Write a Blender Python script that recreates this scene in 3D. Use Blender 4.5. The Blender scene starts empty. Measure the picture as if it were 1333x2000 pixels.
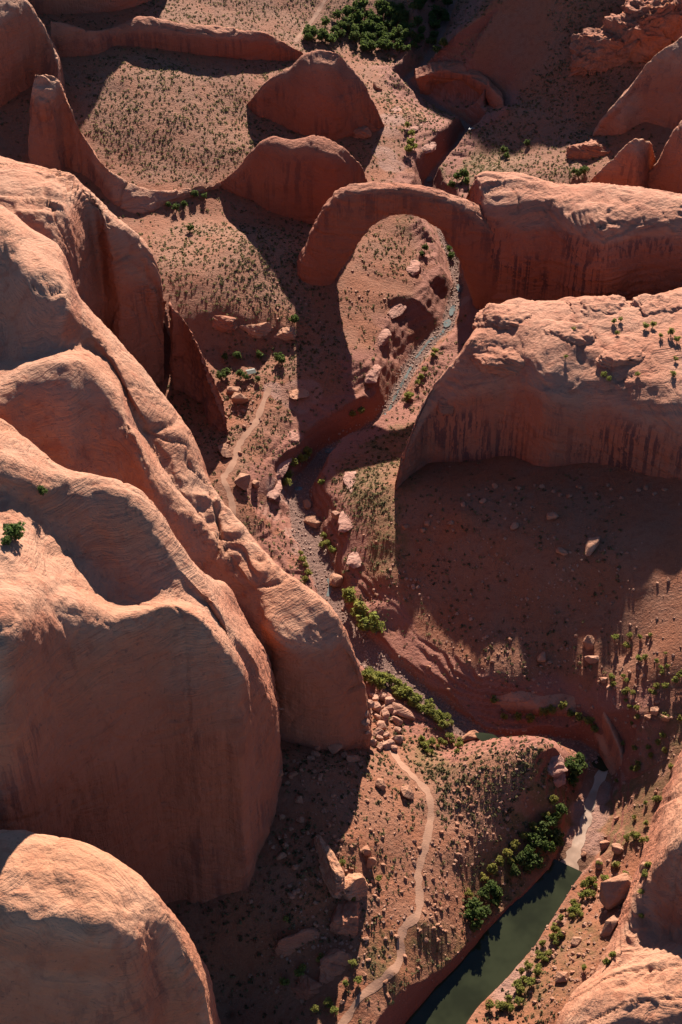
import bpy, bmesh, math, random
import numpy as np

# ------------------------------------------------------------------ camera, sky, sun, exposure
sc = bpy.context.scene
COL = sc.collection
PITCH = math.radians(39.0)
HC = 527.0                      # camera height above the creek under the arch
FPX = 3136.0                    # focal length in photo pixels (photo is 1333 x 2000)
cam_d = bpy.data.cameras.new('camera')
cam = bpy.data.objects.new('camera', cam_d)
COL.objects.link(cam)
cam.location = (0, 0, HC)
cam.rotation_euler = (math.pi / 2 - PITCH, 0, 0)
cam_d.sensor_fit = 'VERTICAL'
cam_d.sensor_height = 36.0
cam_d.lens = 36.0 * FPX / 2000.0
cam_d.clip_start = 1.0
cam_d.clip_end = 30000.0
sc.camera = cam

SUN_EL = math.radians(26.0)
SUN_AZ = math.radians(4.5)     # from +Y (straight ahead of the camera), negative = towards -X
world = bpy.data.worlds.new('World')
sc.world = world
world.use_nodes = True
wn = world.node_tree
for n in list(wn.nodes):
    wn.nodes.remove(n)
w_out = wn.nodes.new('ShaderNodeOutputWorld')
w_bg = wn.nodes.new('ShaderNodeBackground')
w_sky = wn.nodes.new('ShaderNodeTexSky')
w_sky.sky_type = 'NISHITA'
w_sky.sun_disc = False
w_sky.sun_elevation = SUN_EL
w_sky.sun_rotation = SUN_AZ
w_sky.altitude = 2000.0
w_sky.air_density = 0.7
w_sky.dust_density = 0.0
w_sky.ozone_density = 4.0
wn.links.new(w_sky.outputs[0], w_bg.inputs[0])
w_bg.inputs[1].default_value = 0.06
wn.links.new(w_bg.outputs[0], w_out.inputs[0])

sun_d = bpy.data.lights.new('sun', 'SUN')
sun_d.energy = 5.0
sun_d.angle = math.radians(0.53)
sun_d.color = (1.0, 0.90, 0.80)
sun = bpy.data.objects.new('sun', sun_d)
COL.objects.link(sun)
sun.rotation_euler = (math.pi / 2 - SUN_EL, 0, math.pi - SUN_AZ)

vs = sc.view_settings
vs.view_transform = 'Standard'
vs.look = 'None'
vs.exposure = 1.48
vs.gamma = 1.0
vs.use_curve_mapping = False
sc.render.engine = 'CYCLES'
sc.cycles.max_bounces = 5
sc.cycles.diffuse_bounces = 3

random.seed(7)
RNG = np.random.default_rng(11)

# ------------------------------------------------------------------ numeric helpers
CP, SP = math.cos(PITCH), math.sin(PITCH)


def ray(px, py):
    u = (px - 666.5) / FPX
    v = (1000.0 - py) / FPX
    return np.array([u, CP + v * SP, -SP + v * CP])


def PZ(px, py, z):
    """world point seen at photo pixel (px, py) at elevation z"""
    d = ray(px, py)
    t = (z - HC) / d[2]
    return np.array([d[0] * t, d[1] * t, z])


def PY(px, py, Y):
    d = ray(px, py)
    t = Y / d[1]
    return np.array([d[0] * t, Y, HC + d[2] * t])


def PS(prev, px, py, slope):
    """next point of a profile: on the ray of (px,py), going down towards -Y at the given slope"""
    d = ray(px, py)
    k = math.tan(math.radians(slope))
    t = (prev[2] - HC - k * prev[1]) / (d[2] - k * d[1])
    return np.array([d[0] * t, d[1] * t, HC + d[2] * t])


def _hash(ix, iy, iz, seed):
    h = (ix.astype(np.uint32) * np.uint32(374761393) + iy.astype(np.uint32) * np.uint32(668265263)
         + iz.astype(np.uint32) * np.uint32(2147483647) + np.uint32((seed * 974711) % 4294967296))
    h = (h ^ (h >> np.uint32(13))) * np.uint32(1274126177)
    h = (h ^ (h >> np.uint32(15))) * np.uint32(2246822519)
    h = h ^ (h >> np.uint32(13))
    return (h & np.uint32(0xFFFFFF)).astype(np.float32) / np.float32(0x7FFFFF) - 1.0


def noise3(x, y, z, seed=0):
    x = np.asarray(x, np.float32); y = np.asarray(y, np.float32); z = np.asarray(z, np.float32)
    fx, fy, fz = np.floor(x), np.floor(y), np.floor(z)
    ix, iy, iz = fx.astype(np.int64), fy.astype(np.int64), fz.astype(np.int64)
    tx, ty, tz = x - fx, y - fy, z - fz
    tx = tx * tx * tx * (tx * (tx * 6 - 15) + 10)
    ty = ty * ty * ty * (ty * (ty * 6 - 15) + 10)
    tz = tz * tz * tz * (tz * (tz * 6 - 15) + 10)
    r = 0
    for dz in (0, 1):
        wz = tz if dz else 1 - tz
        for dy in (0, 1):
            wy = ty if dy else 1 - ty
            a = _hash(ix, iy + dy, iz + dz, seed)
            b = _hash(ix + 1, iy + dy, iz + dz, seed)
            r = r + (a + (b - a) * tx) * wy * wz
    return r


def noise2(x, y, seed=0):
    return noise3(x, y, np.zeros_like(np.asarray(x, np.float32)) + 0.37, seed)


def fbm2(x, y, octaves=4, seed=0, gain=0.5):
    r = 0; a = 1.0; f = 1.0
    for o in range(octaves):
        r = r + a * noise2(x * f + 13.7 * o, y * f - 7.1 * o, seed + o)
        a *= gain; f *= 2.03
    return r


def hermite(t, pts, tq):
    """nonuniform cubic through pts (n,...) at knots t, limited tangents, sampled at tq"""
    pts = np.asarray(pts, float)
    n = len(t)
    dt = np.diff(t)
    sh = (-1,) + (1,) * (pts.ndim - 1)
    s = np.diff(pts, axis=0) / dt.reshape(sh)
    m = np.empty_like(pts)
    m[0] = s[0]; m[-1] = s[-1]
    if n > 2:
        w0 = (dt[1:] / (dt[1:] + dt[:-1])).reshape(sh)
        m[1:-1] = s[:-1] * w0 + s[1:] * (1 - w0)
        lim = 2.0 * np.minimum(np.linalg.norm(s[:-1], axis=-1), np.linalg.norm(s[1:], axis=-1))
        mag = np.linalg.norm(m[1:-1], axis=-1) + 1e-9
        m[1:-1] *= np.minimum(1.0, lim / mag)[..., None]
    i = np.clip(np.searchsorted(t, tq, side='right') - 1, 0, n - 2)
    h = dt[i]
    x = (tq - t[i]) / h
    x = x.reshape(sh); h = h.reshape(sh)
    return ((2 * x**3 - 3 * x**2 + 1) * pts[i] + (x**3 - 2 * x**2 + x) * h * m[i]
            + (-2 * x**3 + 3 * x**2) * pts[i + 1] + (x**3 - x**2) * h * m[i + 1])


def seg_dist(X, Y, poly):
    """distance to a polyline and interpolated extra columns; poly (n, 2+k)"""
    poly = np.asarray(poly, float)
    best = np.full(X.shape, 1e9)
    ext = np.zeros(X.shape + (poly.shape[1] - 2,))
    for a, b in zip(poly[:-1], poly[1:]):
        d = b[:2] - a[:2]
        L2 = d @ d + 1e-9
        t = np.clip(((X - a[0]) * d[0] + (Y - a[1]) * d[1]) / L2, 0, 1)
        dist = np.hypot(X - a[0] - t * d[0], Y - a[1] - t * d[1])
        k = dist < best
        best = np.where(k, dist, best)
        ext = np.where(k[..., None], a[2:] + t[..., None] * (b[2:] - a[2:]), ext)
    return best, ext


def smooth(a, lo, hi):
    t = np.clip((a - lo) / (hi - lo), 0, 1)
    return t * t * (3 - 2 * t)


# ------------------------------------------------------------------ mesh / object helpers
def mesh_from(name, verts, faces, mat=None, smooth_shade=True):
    me = bpy.data.meshes.new(name)
    verts = np.asarray(verts, np.float32)
    if isinstance(faces, np.ndarray):
        nf, k = faces.shape
        me.vertices.add(len(verts)); me.loops.add(nf * k); me.polygons.add(nf)
        me.vertices.foreach_set('co', verts.ravel())
        me.loops.foreach_set('vertex_index', faces.astype(np.int32).ravel())
        me.polygons.foreach_set('loop_start', np.arange(0, nf * k, k, dtype=np.int32))
        me.polygons.foreach_set('loop_total', np.full(nf, k, np.int32))
        me.update(calc_edges=True)
    else:
        me.from_pydata([tuple(v) for v in verts], [], faces)
    me.polygons.foreach_set('use_smooth', np.full(len(me.polygons), bool(smooth_shade)))
    if mat:
        me.materials.append(mat)
    me.update()
    return me


def obj(name, me, parent=None, loc=None, label=None, cat=None, group=None, kind=None):
    o = bpy.data.objects.new(name, me)
    COL.objects.link(o)
    if parent: o.parent = parent
    if loc is not None: o.location = loc
    if label: o['label'] = label
    if cat: o['category'] = cat
    if group: o['group'] = group
    if kind: o['kind'] = kind
    return o


def grid_faces(nu, nv, closed_v=False):
    a = np.arange(nu * nv).reshape(nu, nv)
    if closed_v:
        b = np.roll(a, -1, axis=1)
        return np.stack([a[:-1], a[1:], b[1:], b[:-1]], -1).reshape(-1, 4)
    return np.stack([a[:-1, :-1], a[1:, :-1], a[1:, 1:], a[:-1, 1:]], -1).reshape(-1, 4)


def grid_normals(G):
    du = np.gradient(G, axis=0); dv = np.gradient(G, axis=1)
    n = np.cross(du, dv)
    n /= (np.linalg.norm(n, axis=-1, keepdims=True) + 1e-9)
    return n


def set_attr(me, name, data):
    at = me.attributes.new(name, 'FLOAT', 'POINT')
    at.data.foreach_set('value', np.asarray(data, np.float32).ravel())

class NT:
    """small helper for writing node trees"""
    def __init__(self, name):
        self.m = bpy.data.materials.new(name); self.m.use_nodes = True
        self.t = self.m.node_tree
        self.b = self.t.nodes['Principled BSDF']
        self.b.inputs['Roughness'].default_value = 0.92
        self.b.inputs['Specular IOR Level'].default_value = 0.18
        self.geo = self.t.nodes.new('ShaderNodeNewGeometry')
        self.pos = self.geo.outputs['Position']

    def n(self, typ, **kw):
        nd = self.t.nodes.new(typ)
        for k, v in kw.items(): setattr(nd, k, v)
        return nd

    def link(self, a, b):
        self.t.links.new(a, b)

    def put(self, inp, v):
        if hasattr(v, 'is_output'): self.link(v, inp)
        elif isinstance(v, (tuple, list)): inp.default_value = (*v, 1) if len(v) == 3 and inp.type == 'RGBA' else v
        else: inp.default_value = v

    def math(self, op, a, b=0.0, clamp=False):
        nd = self.n('ShaderNodeMath', operation=op, use_clamp=clamp)
        self.put(nd.inputs[0], a); self.put(nd.inputs[1], b)
        return nd.outputs[0]

    def scale(self, v, s):
        nd = self.n('ShaderNodeVectorMath', operation='MULTIPLY')
        self.put(nd.inputs[0], v); nd.inputs[1].default_value = s
        return nd.outputs[0]

    def noise(self, scale, detail=3, rough=0.55, vec=None, dist=0.0):
        nd = self.n('ShaderNodeTexNoise')
        nd.inputs['Scale'].default_value = scale; nd.inputs['Detail'].default_value = detail
        nd.inputs['Roughness'].default_value = rough; nd.inputs['Distortion'].default_value = dist
        self.link(vec if vec is not None else self.pos, nd.inputs['Vector'])
        return nd.outputs['Fac']

    def ramp(self, v, lo, hi):
        nd = self.n('ShaderNodeMapRange', interpolation_type='SMOOTHSTEP')
        self.put(nd.inputs[0], v); nd.inputs[1].default_value = lo; nd.inputs[2].default_value = hi
        return nd.outputs[0]

    def mix(self, f, a, b, mode='MIX'):
        nd = self.n('ShaderNodeMix', data_type='RGBA', blend_type=mode)
        self.put(nd.inputs[0], f); self.put(nd.inputs[6], a); self.put(nd.inputs[7], b)
        return nd.outputs[2]

    def attr(self, name):
        return self.n('ShaderNodeAttribute', attribute_name=name).outputs['Fac']

    def bump(self, h, strength=0.5, dist=1.0, prev=None):
        nd = self.n('ShaderNodeBump')
        nd.inputs['Strength'].default_value = strength; nd.inputs['Distance'].default_value = dist
        self.put(nd.inputs['Height'], h)
        if prev is not None: self.link(prev, nd.inputs['Normal'])
        return nd.outputs[0]

    def done(self, col, normal=None, rough=None):
        self.put(self.b.inputs['Base Color'], col)
        if normal is not None: self.link(normal, self.b.inputs['Normal'])
        if rough is not None: self.put(self.b.inputs['Roughness'], rough)
        return self.m


def rock_material(name, pale, mid, deep, streak=0.8, bump=1.0, zone_lo=0.40, thin=1.0):
    t = NT(name)
    big = t.noise(0.022, 4, 0.6)
    med = t.noise(0.16, 5, 0.62)
    fine = t.noise(1.1, 4, 0.65)
    col = t.mix(t.ramp(big, 0.36, 0.66), pale, mid)
    col = t.mix(t.math('MULTIPLY', t.ramp(med, 0.5, 0.72), 0.55), col, deep)
    # cross bedding: thin layers on a warped, tilted plane
    warp = t.noise(0.03, 2, 0.5)
    sep = t.n('ShaderNodeSeparateXYZ'); t.link(t.pos, sep.inputs[0])
    sets = t.ramp(t.noise(0.024, 2, 0.5), 0.49, 0.51)
    lays = []
    for kx, ky in ((-0.25, 0.18), (0.30, -0.22)):
        zz = t.math('ADD', sep.outputs[2], t.math('MULTIPLY', sep.outputs[0], kx))
        zz = t.math('ADD', zz, t.math('MULTIPLY', sep.outputs[1], ky))
        zz = t.math('ADD', zz, t.math('MULTIPLY', warp, 16.0))
        cmb = t.n('ShaderNodeCombineXYZ')
        t.link(t.math('MULTIPLY', sep.outputs[0], 0.03), cmb.inputs[0]); t.link(t.math('MULTIPLY', sep.outputs[1], 0.03), cmb.inputs[1])
        t.link(zz, cmb.inputs[2])
        lays.append((t.noise(0.42, 4, 0.7, vec=cmb.outputs[0]), t.noise(1.5, 2, 0.6, vec=cmb.outputs[0])))

    def pick(a, b):
        return t.math('ADD', t.math('MULTIPLY', a, t.math('SUBTRACT', 1.0, sets)), t.math('MULTIPLY', b, sets))
    lay = pick(lays[0][0], lays[1][0])
    lay2 = pick(lays[0][1], lays[1][1])
    col = t.mix(t.math('MULTIPLY', t.ramp(lay, 0.48, 0.70), 0.32), col, deep)
    col = t.mix(t.math('MULTIPLY', t.ramp(lay2, 0.55, 0.75), 0.22), col, pale)
    # desert varnish: water streaks hanging down steep faces
    steep = t.attr('steep')
    col = t.mix(t.math('MULTIPLY', steep, 0.7), col, deep)
    sv = t.scale(t.pos, (0.24 * thin, 0.24 * thin, 0.004))
    s1 = t.noise(1.0, 4, 0.65, vec=sv)
    sv2 = t.scale(t.pos, (0.9, 0.9, 0.02))
    s2 = t.noise(1.0, 3, 0.6, vec=sv2)
    zone = t.ramp(t.noise(0.03, 2, 0.5), zone_lo, zone_lo + 0.18)
    f = t.math('MULTIPLY', t.math('MULTIPLY', steep, zone), t.math('MULTIPLY', t.ramp(s1, 0.48, 0.57), streak))
    col = t.mix(f, col, (0.075, 0.036, 0.034))
    f2 = t.math('MULTIPLY', t.math('MULTIPLY', steep, t.ramp(s2, 0.55, 0.75)), 0.35 * streak)
    col = t.mix(f2, col, pale)
    # pits, lichen and grit
    col = t.mix(t.math('MULTIPLY', t.ramp(fine, 0.60, 0.74), 0.35), col, (0.16, 0.075, 0.05))
    pit = t.noise(0.55, 2, 0.5)
    col = t.mix(t.math('MULTIPLY', t.ramp(pit, 0.66, 0.74), 0.5), col, (0.12, 0.06, 0.045))
    h = t.math('ADD', t.math('MULTIPLY', lay, 1.15), t.math('MULTIPLY', t.noise(0.35, 5, 0.62), 1.1))
    h = t.math('ADD', h, t.math('MULTIPLY', lay2, 0.35))
    h = t.math('ADD', h, t.math('MULTIPLY', t.math('MULTIPLY', s2, steep), 0.5))
    nb = t.bump(h, 0.85 * bump, 1.4)
    return t.done(col, nb)


M_ROCK = rock_material('slickrock', (0.395, 0.205, 0.125), (0.372, 0.165, 0.092), (0.310, 0.098, 0.050), streak=0.45, zone_lo=0.47)
M_RED = rock_material('red_sandstone', (0.355, 0.150, 0.085), (0.320, 0.115, 0.061), (0.260, 0.076, 0.040), streak=0.5)
M_ORANGE = rock_material('orange_sandstone', (0.415, 0.212, 0.125), (0.388, 0.178, 0.096), (0.310, 0.108, 0.055), streak=0.4, bump=0.9)
M_STREAK = rock_material('streaked_sandstone', (0.390, 0.188, 0.114), (0.360, 0.146, 0.082), (0.300, 0.090, 0.048), streak=0.8, zone_lo=0.42, thin=1.7)


def ground_material():
    t = NT('canyon_soil')
    a = t.noise(0.045, 4, 0.6); b = t.noise(0.3, 4, 0.65); c = t.noise(1.6, 3, 0.6)
    col = t.mix(t.ramp(a, 0.36, 0.64), (0.263, 0.096, 0.046), (0.243, 0.107, 0.060))
    col = t.mix(t.math('MULTIPLY', t.ramp(b, 0.45, 0.7), 0.6), col, (0.190, 0.063, 0.030))
    col = t.mix(t.math('MULTIPLY', t.attr('dry'), 0.55), col, t.mix(b, (0.279, 0.138, 0.083), (0.230, 0.114, 0.065)))
    col = t.mix(t.math('MULTIPLY', t.attr('grass'), t.ramp(b, 0.30, 0.62)), col, (0.135, 0.082, 0.030))
    rk = t.math('MULTIPLY', t.attr('rocky'), t.ramp(t.noise(0.09, 3, 0.6), 0.28, 0.50))
    lay = t.noise(1.0, 3, 0.65, vec=t.scale(t.pos, (0.033, 0.025, 0.414)))
    col = t.mix(rk, col, t.mix(lay, (0.302, 0.128, 0.086), (0.217, 0.078, 0.049)))
    col = t.mix(t.attr('pale'), col, t.mix(c, (0.328, 0.180, 0.133), (0.275, 0.136, 0.092)))
    gv = t.mix(t.ramp(c, 0.35, 0.65), (0.217, 0.123, 0.090), (0.144, 0.078, 0.058))
    col = t.mix(t.attr('gravel'), col, gv)
    col = t.mix(t.attr('wet'), col, (0.137, 0.063, 0.034))
    nsep = t.n('ShaderNodeSeparateXYZ'); t.link(t.geo.outputs['True Normal'], nsep.inputs[0])
    steep = t.ramp(nsep.outputs[2], 0.72, 0.45)
    col = t.mix(steep, col, t.mix(lay, (0.250, 0.090, 0.055), (0.190, 0.060, 0.034)))
    col = t.mix(t.math('MULTIPLY', t.ramp(c, 0.56, 0.70), 0.5), col, (0.086, 0.035, 0.021))
    pebble = t.n('ShaderNodeTexVoronoi'); pebble.inputs['Scale'].default_value = 0.55
    t.link(t.pos, pebble.inputs['Vector'])
    pm = t.math('MULTIPLY', t.ramp(pebble.outputs['Distance'], 0.26, 0.14), t.ramp(t.noise(0.12, 2, 0.5), 0.45, 0.6))
    col = t.mix(t.math('MULTIPLY', pm, 0.55), col, (0.309, 0.146, 0.092))
    h = t.math('ADD', t.math('MULTIPLY', t.noise(0.6, 5, 0.65), 1.2), t.math('MULTIPLY', pm, 0.5))
    h = t.math('ADD', h, t.math('MULTIPLY', t.math('MULTIPLY', lay, steep), 1.2))
    return t.done(col, t.bump(h, 0.6, 1.2))


M_GROUND = ground_material()


def path_material():
    t = NT('path_dirt')
    c = t.mix(t.noise(0.35, 4, 0.6), (0.355, 0.192, 0.120), (0.290, 0.150, 0.092))
    c = t.mix(t.math('MULTIPLY', t.ramp(t.noise(2.0, 3, 0.6), 0.56, 0.72), 0.4), c, (0.246, 0.131, 0.082))
    return t.done(c, t.bump(t.noise(1.2, 3), 0.4, 0.3))


M_PATH = path_material()


def water_material(name, deep, rough=0.06):
    t = NT(name)
    t.b.inputs['Specular IOR Level'].default_value = 0.16
    c = t.mix(t.ramp(t.noise(0.05, 3, 0.6), 0.35, 0.65), deep, tuple(v * 1.7 for v in deep))
    return t.done(c, t.bump(t.noise(0.8, 3, 0.6), 0.02, 0.2), rough)


M_LAKE = water_material('lake_water', (0.017, 0.019, 0.009), 0.05)
M_CREEK = water_material('creek_water', (0.085, 0.095, 0.085), 0.03)
M_SHALLOW = water_material('silty_water', (0.26, 0.17, 0.115), 0.35)


def leaf_material(name, a, b, c):
    t = NT(name)
    inf = t.n('ShaderNodeObjectInfo')
    n1 = t.noise(0.45, 3, 0.6)
    col = t.mix(t.ramp(n1, 0.35, 0.65), a, b)
    col = t.mix(t.math('MULTIPLY', inf.outputs['Random'], 0.6), col, c)
    t.b.inputs['Subsurface Weight'].default_value = 0.0
    tr = t.n('ShaderNodeBsdfTranslucent'); t.put(tr.inputs[0], col)
    mx = t.n('ShaderNodeMixShader'); mx.inputs[0].default_value = 0.5
    out = [n for n in t.t.nodes if n.type == 'OUTPUT_MATERIAL'][0]
    t.done(col)
    t.link(t.b.outputs[0], mx.inputs[1]); t.link(tr.outputs[0], mx.inputs[2]); t.link(mx.outputs[0], out.inputs[0])
    return t.m


M_LEAF_DARK = leaf_material('leaf_dark', (0.065, 0.105, 0.025), (0.11, 0.145, 0.035), (0.10, 0.12, 0.04))
M_LEAF_GREEN = leaf_material('leaf_green', (0.18, 0.20, 0.045), (0.26, 0.26, 0.06), (0.24, 0.21, 0.06))
M_LEAF_YELLOW = leaf_material('leaf_yellow', (0.22, 0.20, 0.045), (0.28, 0.24, 0.06), (0.18, 0.18, 0.045))
M_SCRUB = leaf_material('scrub', (0.065, 0.068, 0.03), (0.115, 0.105, 0.05), (0.09, 0.08, 0.04))
M_SCRUB_PALE = leaf_material('scrub_pale', (0.17, 0.145, 0.065), (0.23, 0.19, 0.09), (0.19, 0.17, 0.08))


def plain_material(name, a, b, scale=2.0, rough=0.9):
    t = NT(name)
    return t.done(t.mix(t.noise(scale, 4, 0.6), a, b), t.bump(t.noise(scale * 3, 3), 0.3, 0.1), rough)


M_BARK = plain_material('bark', (0.10, 0.075, 0.055), (0.17, 0.13, 0.10))
M_ROOF = plain_material('roof_panels', (0.10, 0.11, 0.085), (0.15, 0.155, 0.125), 1.0, 0.6)
M_TIMBER = plain_material('timber', (0.16, 0.11, 0.07), (0.22, 0.16, 0.11))


# ------------------------------------------------------------------ the canyon floor
CREEK = [  # px, py, z, half width of the bed (m), steepness of the banks
    (905, -60, 40, 3, .6), (862, 60, 32, 3, .7), (830, 128, 27, 2.5, 1.2), (790, 157, 24, 2.5, 1.2),
    (836, 195, 21.5, 3, 1.0), (880, 226, 20, 3, 1.6), (919, 253, 18.5, 3.2, 2.0), (893, 285, 16.5, 2.2, 2.2), (852, 332, 14, 2.2, 2.4),
    (836, 358, 12.5, 2.6, 2.4), (838, 400, 10, 3, 1.4), (862, 450, 7, 2.4, 1.2), (884, 505, 4, 2.4, 1.2), (897, 560, 2, 2.4, 1.3), (885, 600, 1, 2.8, 1.0),
    (872, 640, 0, 3.2, 0.8), (842, 664, -1, 3.4, 0.7), (812, 700, -2.4, 3.4, 0.9), (790, 740, -3.6, 3.4, 1.2), (765, 790, -5.2, 3, 2.0),
    (742, 822, -6.5, 3, 2.5), (695, 855, -8.5, 4, 2.6), (645, 880, -9.5, 5, 2.8), (612, 918, -10, 5, 2.4), (587, 955, -10.5, 5, 1.6),
    (590, 1010, -11, 6, 1.2), (612, 1070, -11.5, 7, 1.2), (636, 1130, -12, 6, 1.4), (656, 1190, -12.8, 5, 1.5), (692, 1243, -13.4, 6, 1.2),
    (738, 1293, -14.4, 7, 1.0), (795, 1343, -16, 7, 1.0), (852, 1386, -17.8, 7, 1.2), (905, 1420, -19.8, 6, 1.6), (955, 1443, -21.5, 4, 2.2),
    (1010, 1452, -22.5, 4, 3.0), (1070, 1450, -23.2, 4, 3.0), (1130, 1462, -24.2, 4.5, 3.0), (1172, 1497, -25.4, 5, 2.4), (1163, 1545, -25.8, 6, 1.2), (1147, 1600, -26.3, 6, 1.0),
    (1128, 1655, -27, 7, 1.0), (1103, 1705, -29, 5.5, 1.8), (1057, 1770, -30.5, 7, 3.5), (1024, 1808, -31, 8.2, 4.5), (994, 1847, -31, 8.6, 4.5), (955, 1892, -31, 8.6, 4.5), (923, 1928, -31, 8.6, 4.5),
    (886, 1966, -31, 8.6, 4), (835, 2035, -31, 9, 3), (765, 2150, -31, 9, 3)]
LAKE_Z = -27.6
CRK = np.array([np.r_[PZ(a, b, c), d, e] for a, b, c, d, e in CREEK])

GPTS = """
450,20,62 560,20,50 620,60,42 560,85,46 700,60,34 700,110,32 770,120,28 790,60,33 450,-60,75 600,-60,60 750,-60,45
900,60,63 1000,60,72 1100,60,81 900,110,52 1000,120,58 1100,150,62 1150,250,46 1000,-60,101 1100,-60,110 900,-60,85 1000,210,38
815,145,36 850,133,42 900,136,46 950,158,48 987,205,45 967,237,36 840,172,27 870,185,26 900,190,27 935,205,27 950,218,25
960,250,33 1050,230,45 1130,250,46 1000,300,31 1080,290,40 1130,330,44 920,310,25 880,350,23 900,360,25 960,330,32 1060,340,38 930,275,29
760,190,32 800,220,33 850,250,32 888,262,30 780,280,30 830,310,28 750,320,30 790,340,27
560,255,42 480,240,46 640,255,40 720,260,36 740,300,32 725,340,30
200,150,75 230,180,68 350,150,66 450,140,60 240,250,60 350,230,58 460,200,52 250,320,50 340,330,46 430,300,46 480,290,44 400,340,42
350,390,40 330,370,44 420,370,38
350,430,36 400,420,34 500,430,32 600,435,28 440,450,36 520,455,37 570,455,33 380,480,38 450,480,39 520,490,38 580,490,34
340,520,40 400,540,38 480,560,33 560,560,28 580,600,24 400,610,30 480,620,27 560,640,21
430,690,14 500,690,13 560,670,15 600,650,18
460,740,12 520,730,13 580,730,14 590,770,10 480,800,11 540,800,10 590,800,6 450,850,10 530,850,8 560,850,5 450,950,8 500,940,5 535,930,2 450,1000,5 500,1000,1 535,980,-5 560,1010,-9 520,1060,-6
620,600,22 640,700,17 615,760,12 680,700,16 680,780,8 700,640,17
700,500,26 740,460,26 720,540,22 760,520,22 800,500,20 832,520,17 770,580,18 800,590,15 740,640,15 762,660,12 730,720,12 745,720,10 710,780,8 732,770,4
800,440,26 835,470,18 780,400,30
930,560,8 930,620,8 900,650,5 870,690,3 840,740,1 820,800,1 800,850,5 760,850,5 740,880,6 700,900,6 682,930,5 662,952,3
720,960,10 760,960,12 760,1050,9 700,1020,4 668,1030,0 678,1080,-3 700,1120,-4 750,1120,3 740,1180,-3 770,1230,-9.5 715,1175,-8
800,1100,4 850,1050,11 900,1000,20 950,960,20 1050,950,22 1150,950,24 1250,960,28 1333,990,32 1000,1050,20 1100,1080,22 1200,1080,26 1300,1090,30
900,1150,3 1000,1170,6.5 1100,1180,9 1200,1180,14 1300,1200,22 850,1250,-6 900,1300,-6 950,1320,-5.5 850,1330,-12 930,1370,-14 1150,1280,2 1220,1280,6 1300,1280,20 1330,1350,12
1000,1335,-6 1060,1348,-8 1110,1335,-7 1142,1322,-2 1175,1380,-5 1200,1430,-7 1220,1480,-12 1225,1530,-18
1000,1392,-17 1060,1398,-17 1110,1402,-17 1150,1428,-17 1168,1455,-18 950,1415,-19 1020,1424,-19 1100,1428,-19
1250,1400,5 1300,1420,5 1250,1500,-2 1205,1570,-21 1235,1560,-10 1270,1560,-6 1190,1640,-20 1230,1640,-12
1175,1660,-23 1165,1720,-24 1125,1762,-25 1085,1805,-25.5 1045,1865,-25.5 985,1935,-25.5 1200,1720,-16 1180,1780,-16 1130,1830,-18 1080,1890,-20 1030,1960,-22 1200,1800,-10 1140,1890,-12 1090,1960,-14
1000,1443,-4 1060,1440,-4 1085,1460,-5 1095,1490,-7 1082,1520,-9 950,1470,-5 900,1480,-8 980,1500,-5 1040,1500,-5 950,1550,-8 1020,1550,-9 900,1550,-9
1110,1525,-21 1095,1562,-17 1050,1605,-21 1010,1655,-22.5 960,1705,-22.5 935,1755,-24
940,1600,-11 900,1600,-12 960,1640,-15 900,1660,-12.5 870,1620,-11
880,1740,-15 915,1780,-22 930,1830,-24.5 900,1900,-25 860,1950,-25 830,1800,-11 850,1870,-20 800,1900,-14 780,1960,-15
720,1340,-12 760,1400,-14 830,1430,-17 880,1460,-19 780,1450,-13 820,1480,-13 860,1490,-11
830,1520,-10 835,1600,-10 820,1700,-10 815,1780,-10 780,1830,-9 770,1900,-9 700,1950,-9
740,1500,-4 760,1600,-3 700,1550,2 720,1700,-2 650,1500,6 600,1500,10 600,1600,8 680,1640,6 650,1700,6 600,1750,2 700,1800,-4 640,1800,-4 560,1700,6 560,1800,-2
620,1900,-12 550,1900,-14 480,1900,-18 560,1980,-20 450,1980,-28 660,1980,-12 440,1820,-6 660,2060,-12
"""
gp = np.array([PZ(*map(float, s.split(','))) for s in GPTS.split()])
extra = np.array([  # out of the frame: world x, y, z
    (-330, 1400, 120), (-330, 1200, 110), (-300, 1000, 80), (-260, 800, 60), (-220, 600, 40), (-200, 450, 20), (-180, 330, 0),
    (330, 1400, 150), (330, 1200, 110), (300, 1000, 70), (260, 800, 60), (230, 650, 60), (200, 550, 40), (190, 450, 10), (180, 330, 0),
    (-200, 1550, 110), (0, 1550, 80), (200, 1550, 130), (-700, 1500, 170), (-700, 900, 150), (-700, 300, 120), (700, 1500, 170), (700, 900, 150), (700, 300, 120),
    (-100, 1480, 80), (-600, 2200, 200), (0, 2300, 150), (600, 2200, 200), (0, 200, -24), (-150, 180, 10), (150, 180, 10), (-120, 700, 12), (-140, 560, 10), (-100, 480, 8),
    (-300, 0, 60), (300, 0, 60), (0, 0, -20)], float)
gp = np.vstack([gp, extra])
_gx, _gy, _gz = gp.T
_d = np.hypot(_gx[:, None] - _gx[None], _gy[:, None] - _gy[None])
_A = np.zeros((len(gp) + 3, len(gp) + 3))
_A[:-3, :-3] = _d + np.eye(len(gp)) * -0.6
_A[:-3, -3] = 1; _A[:-3, -2] = _gx / 500; _A[:-3, -1] = _gy / 500
_A[-3:, :-3] = _A[:-3, -3:].T
_w = np.linalg.solve(_A, np.r_[_gz, 0, 0, 0])


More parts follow.
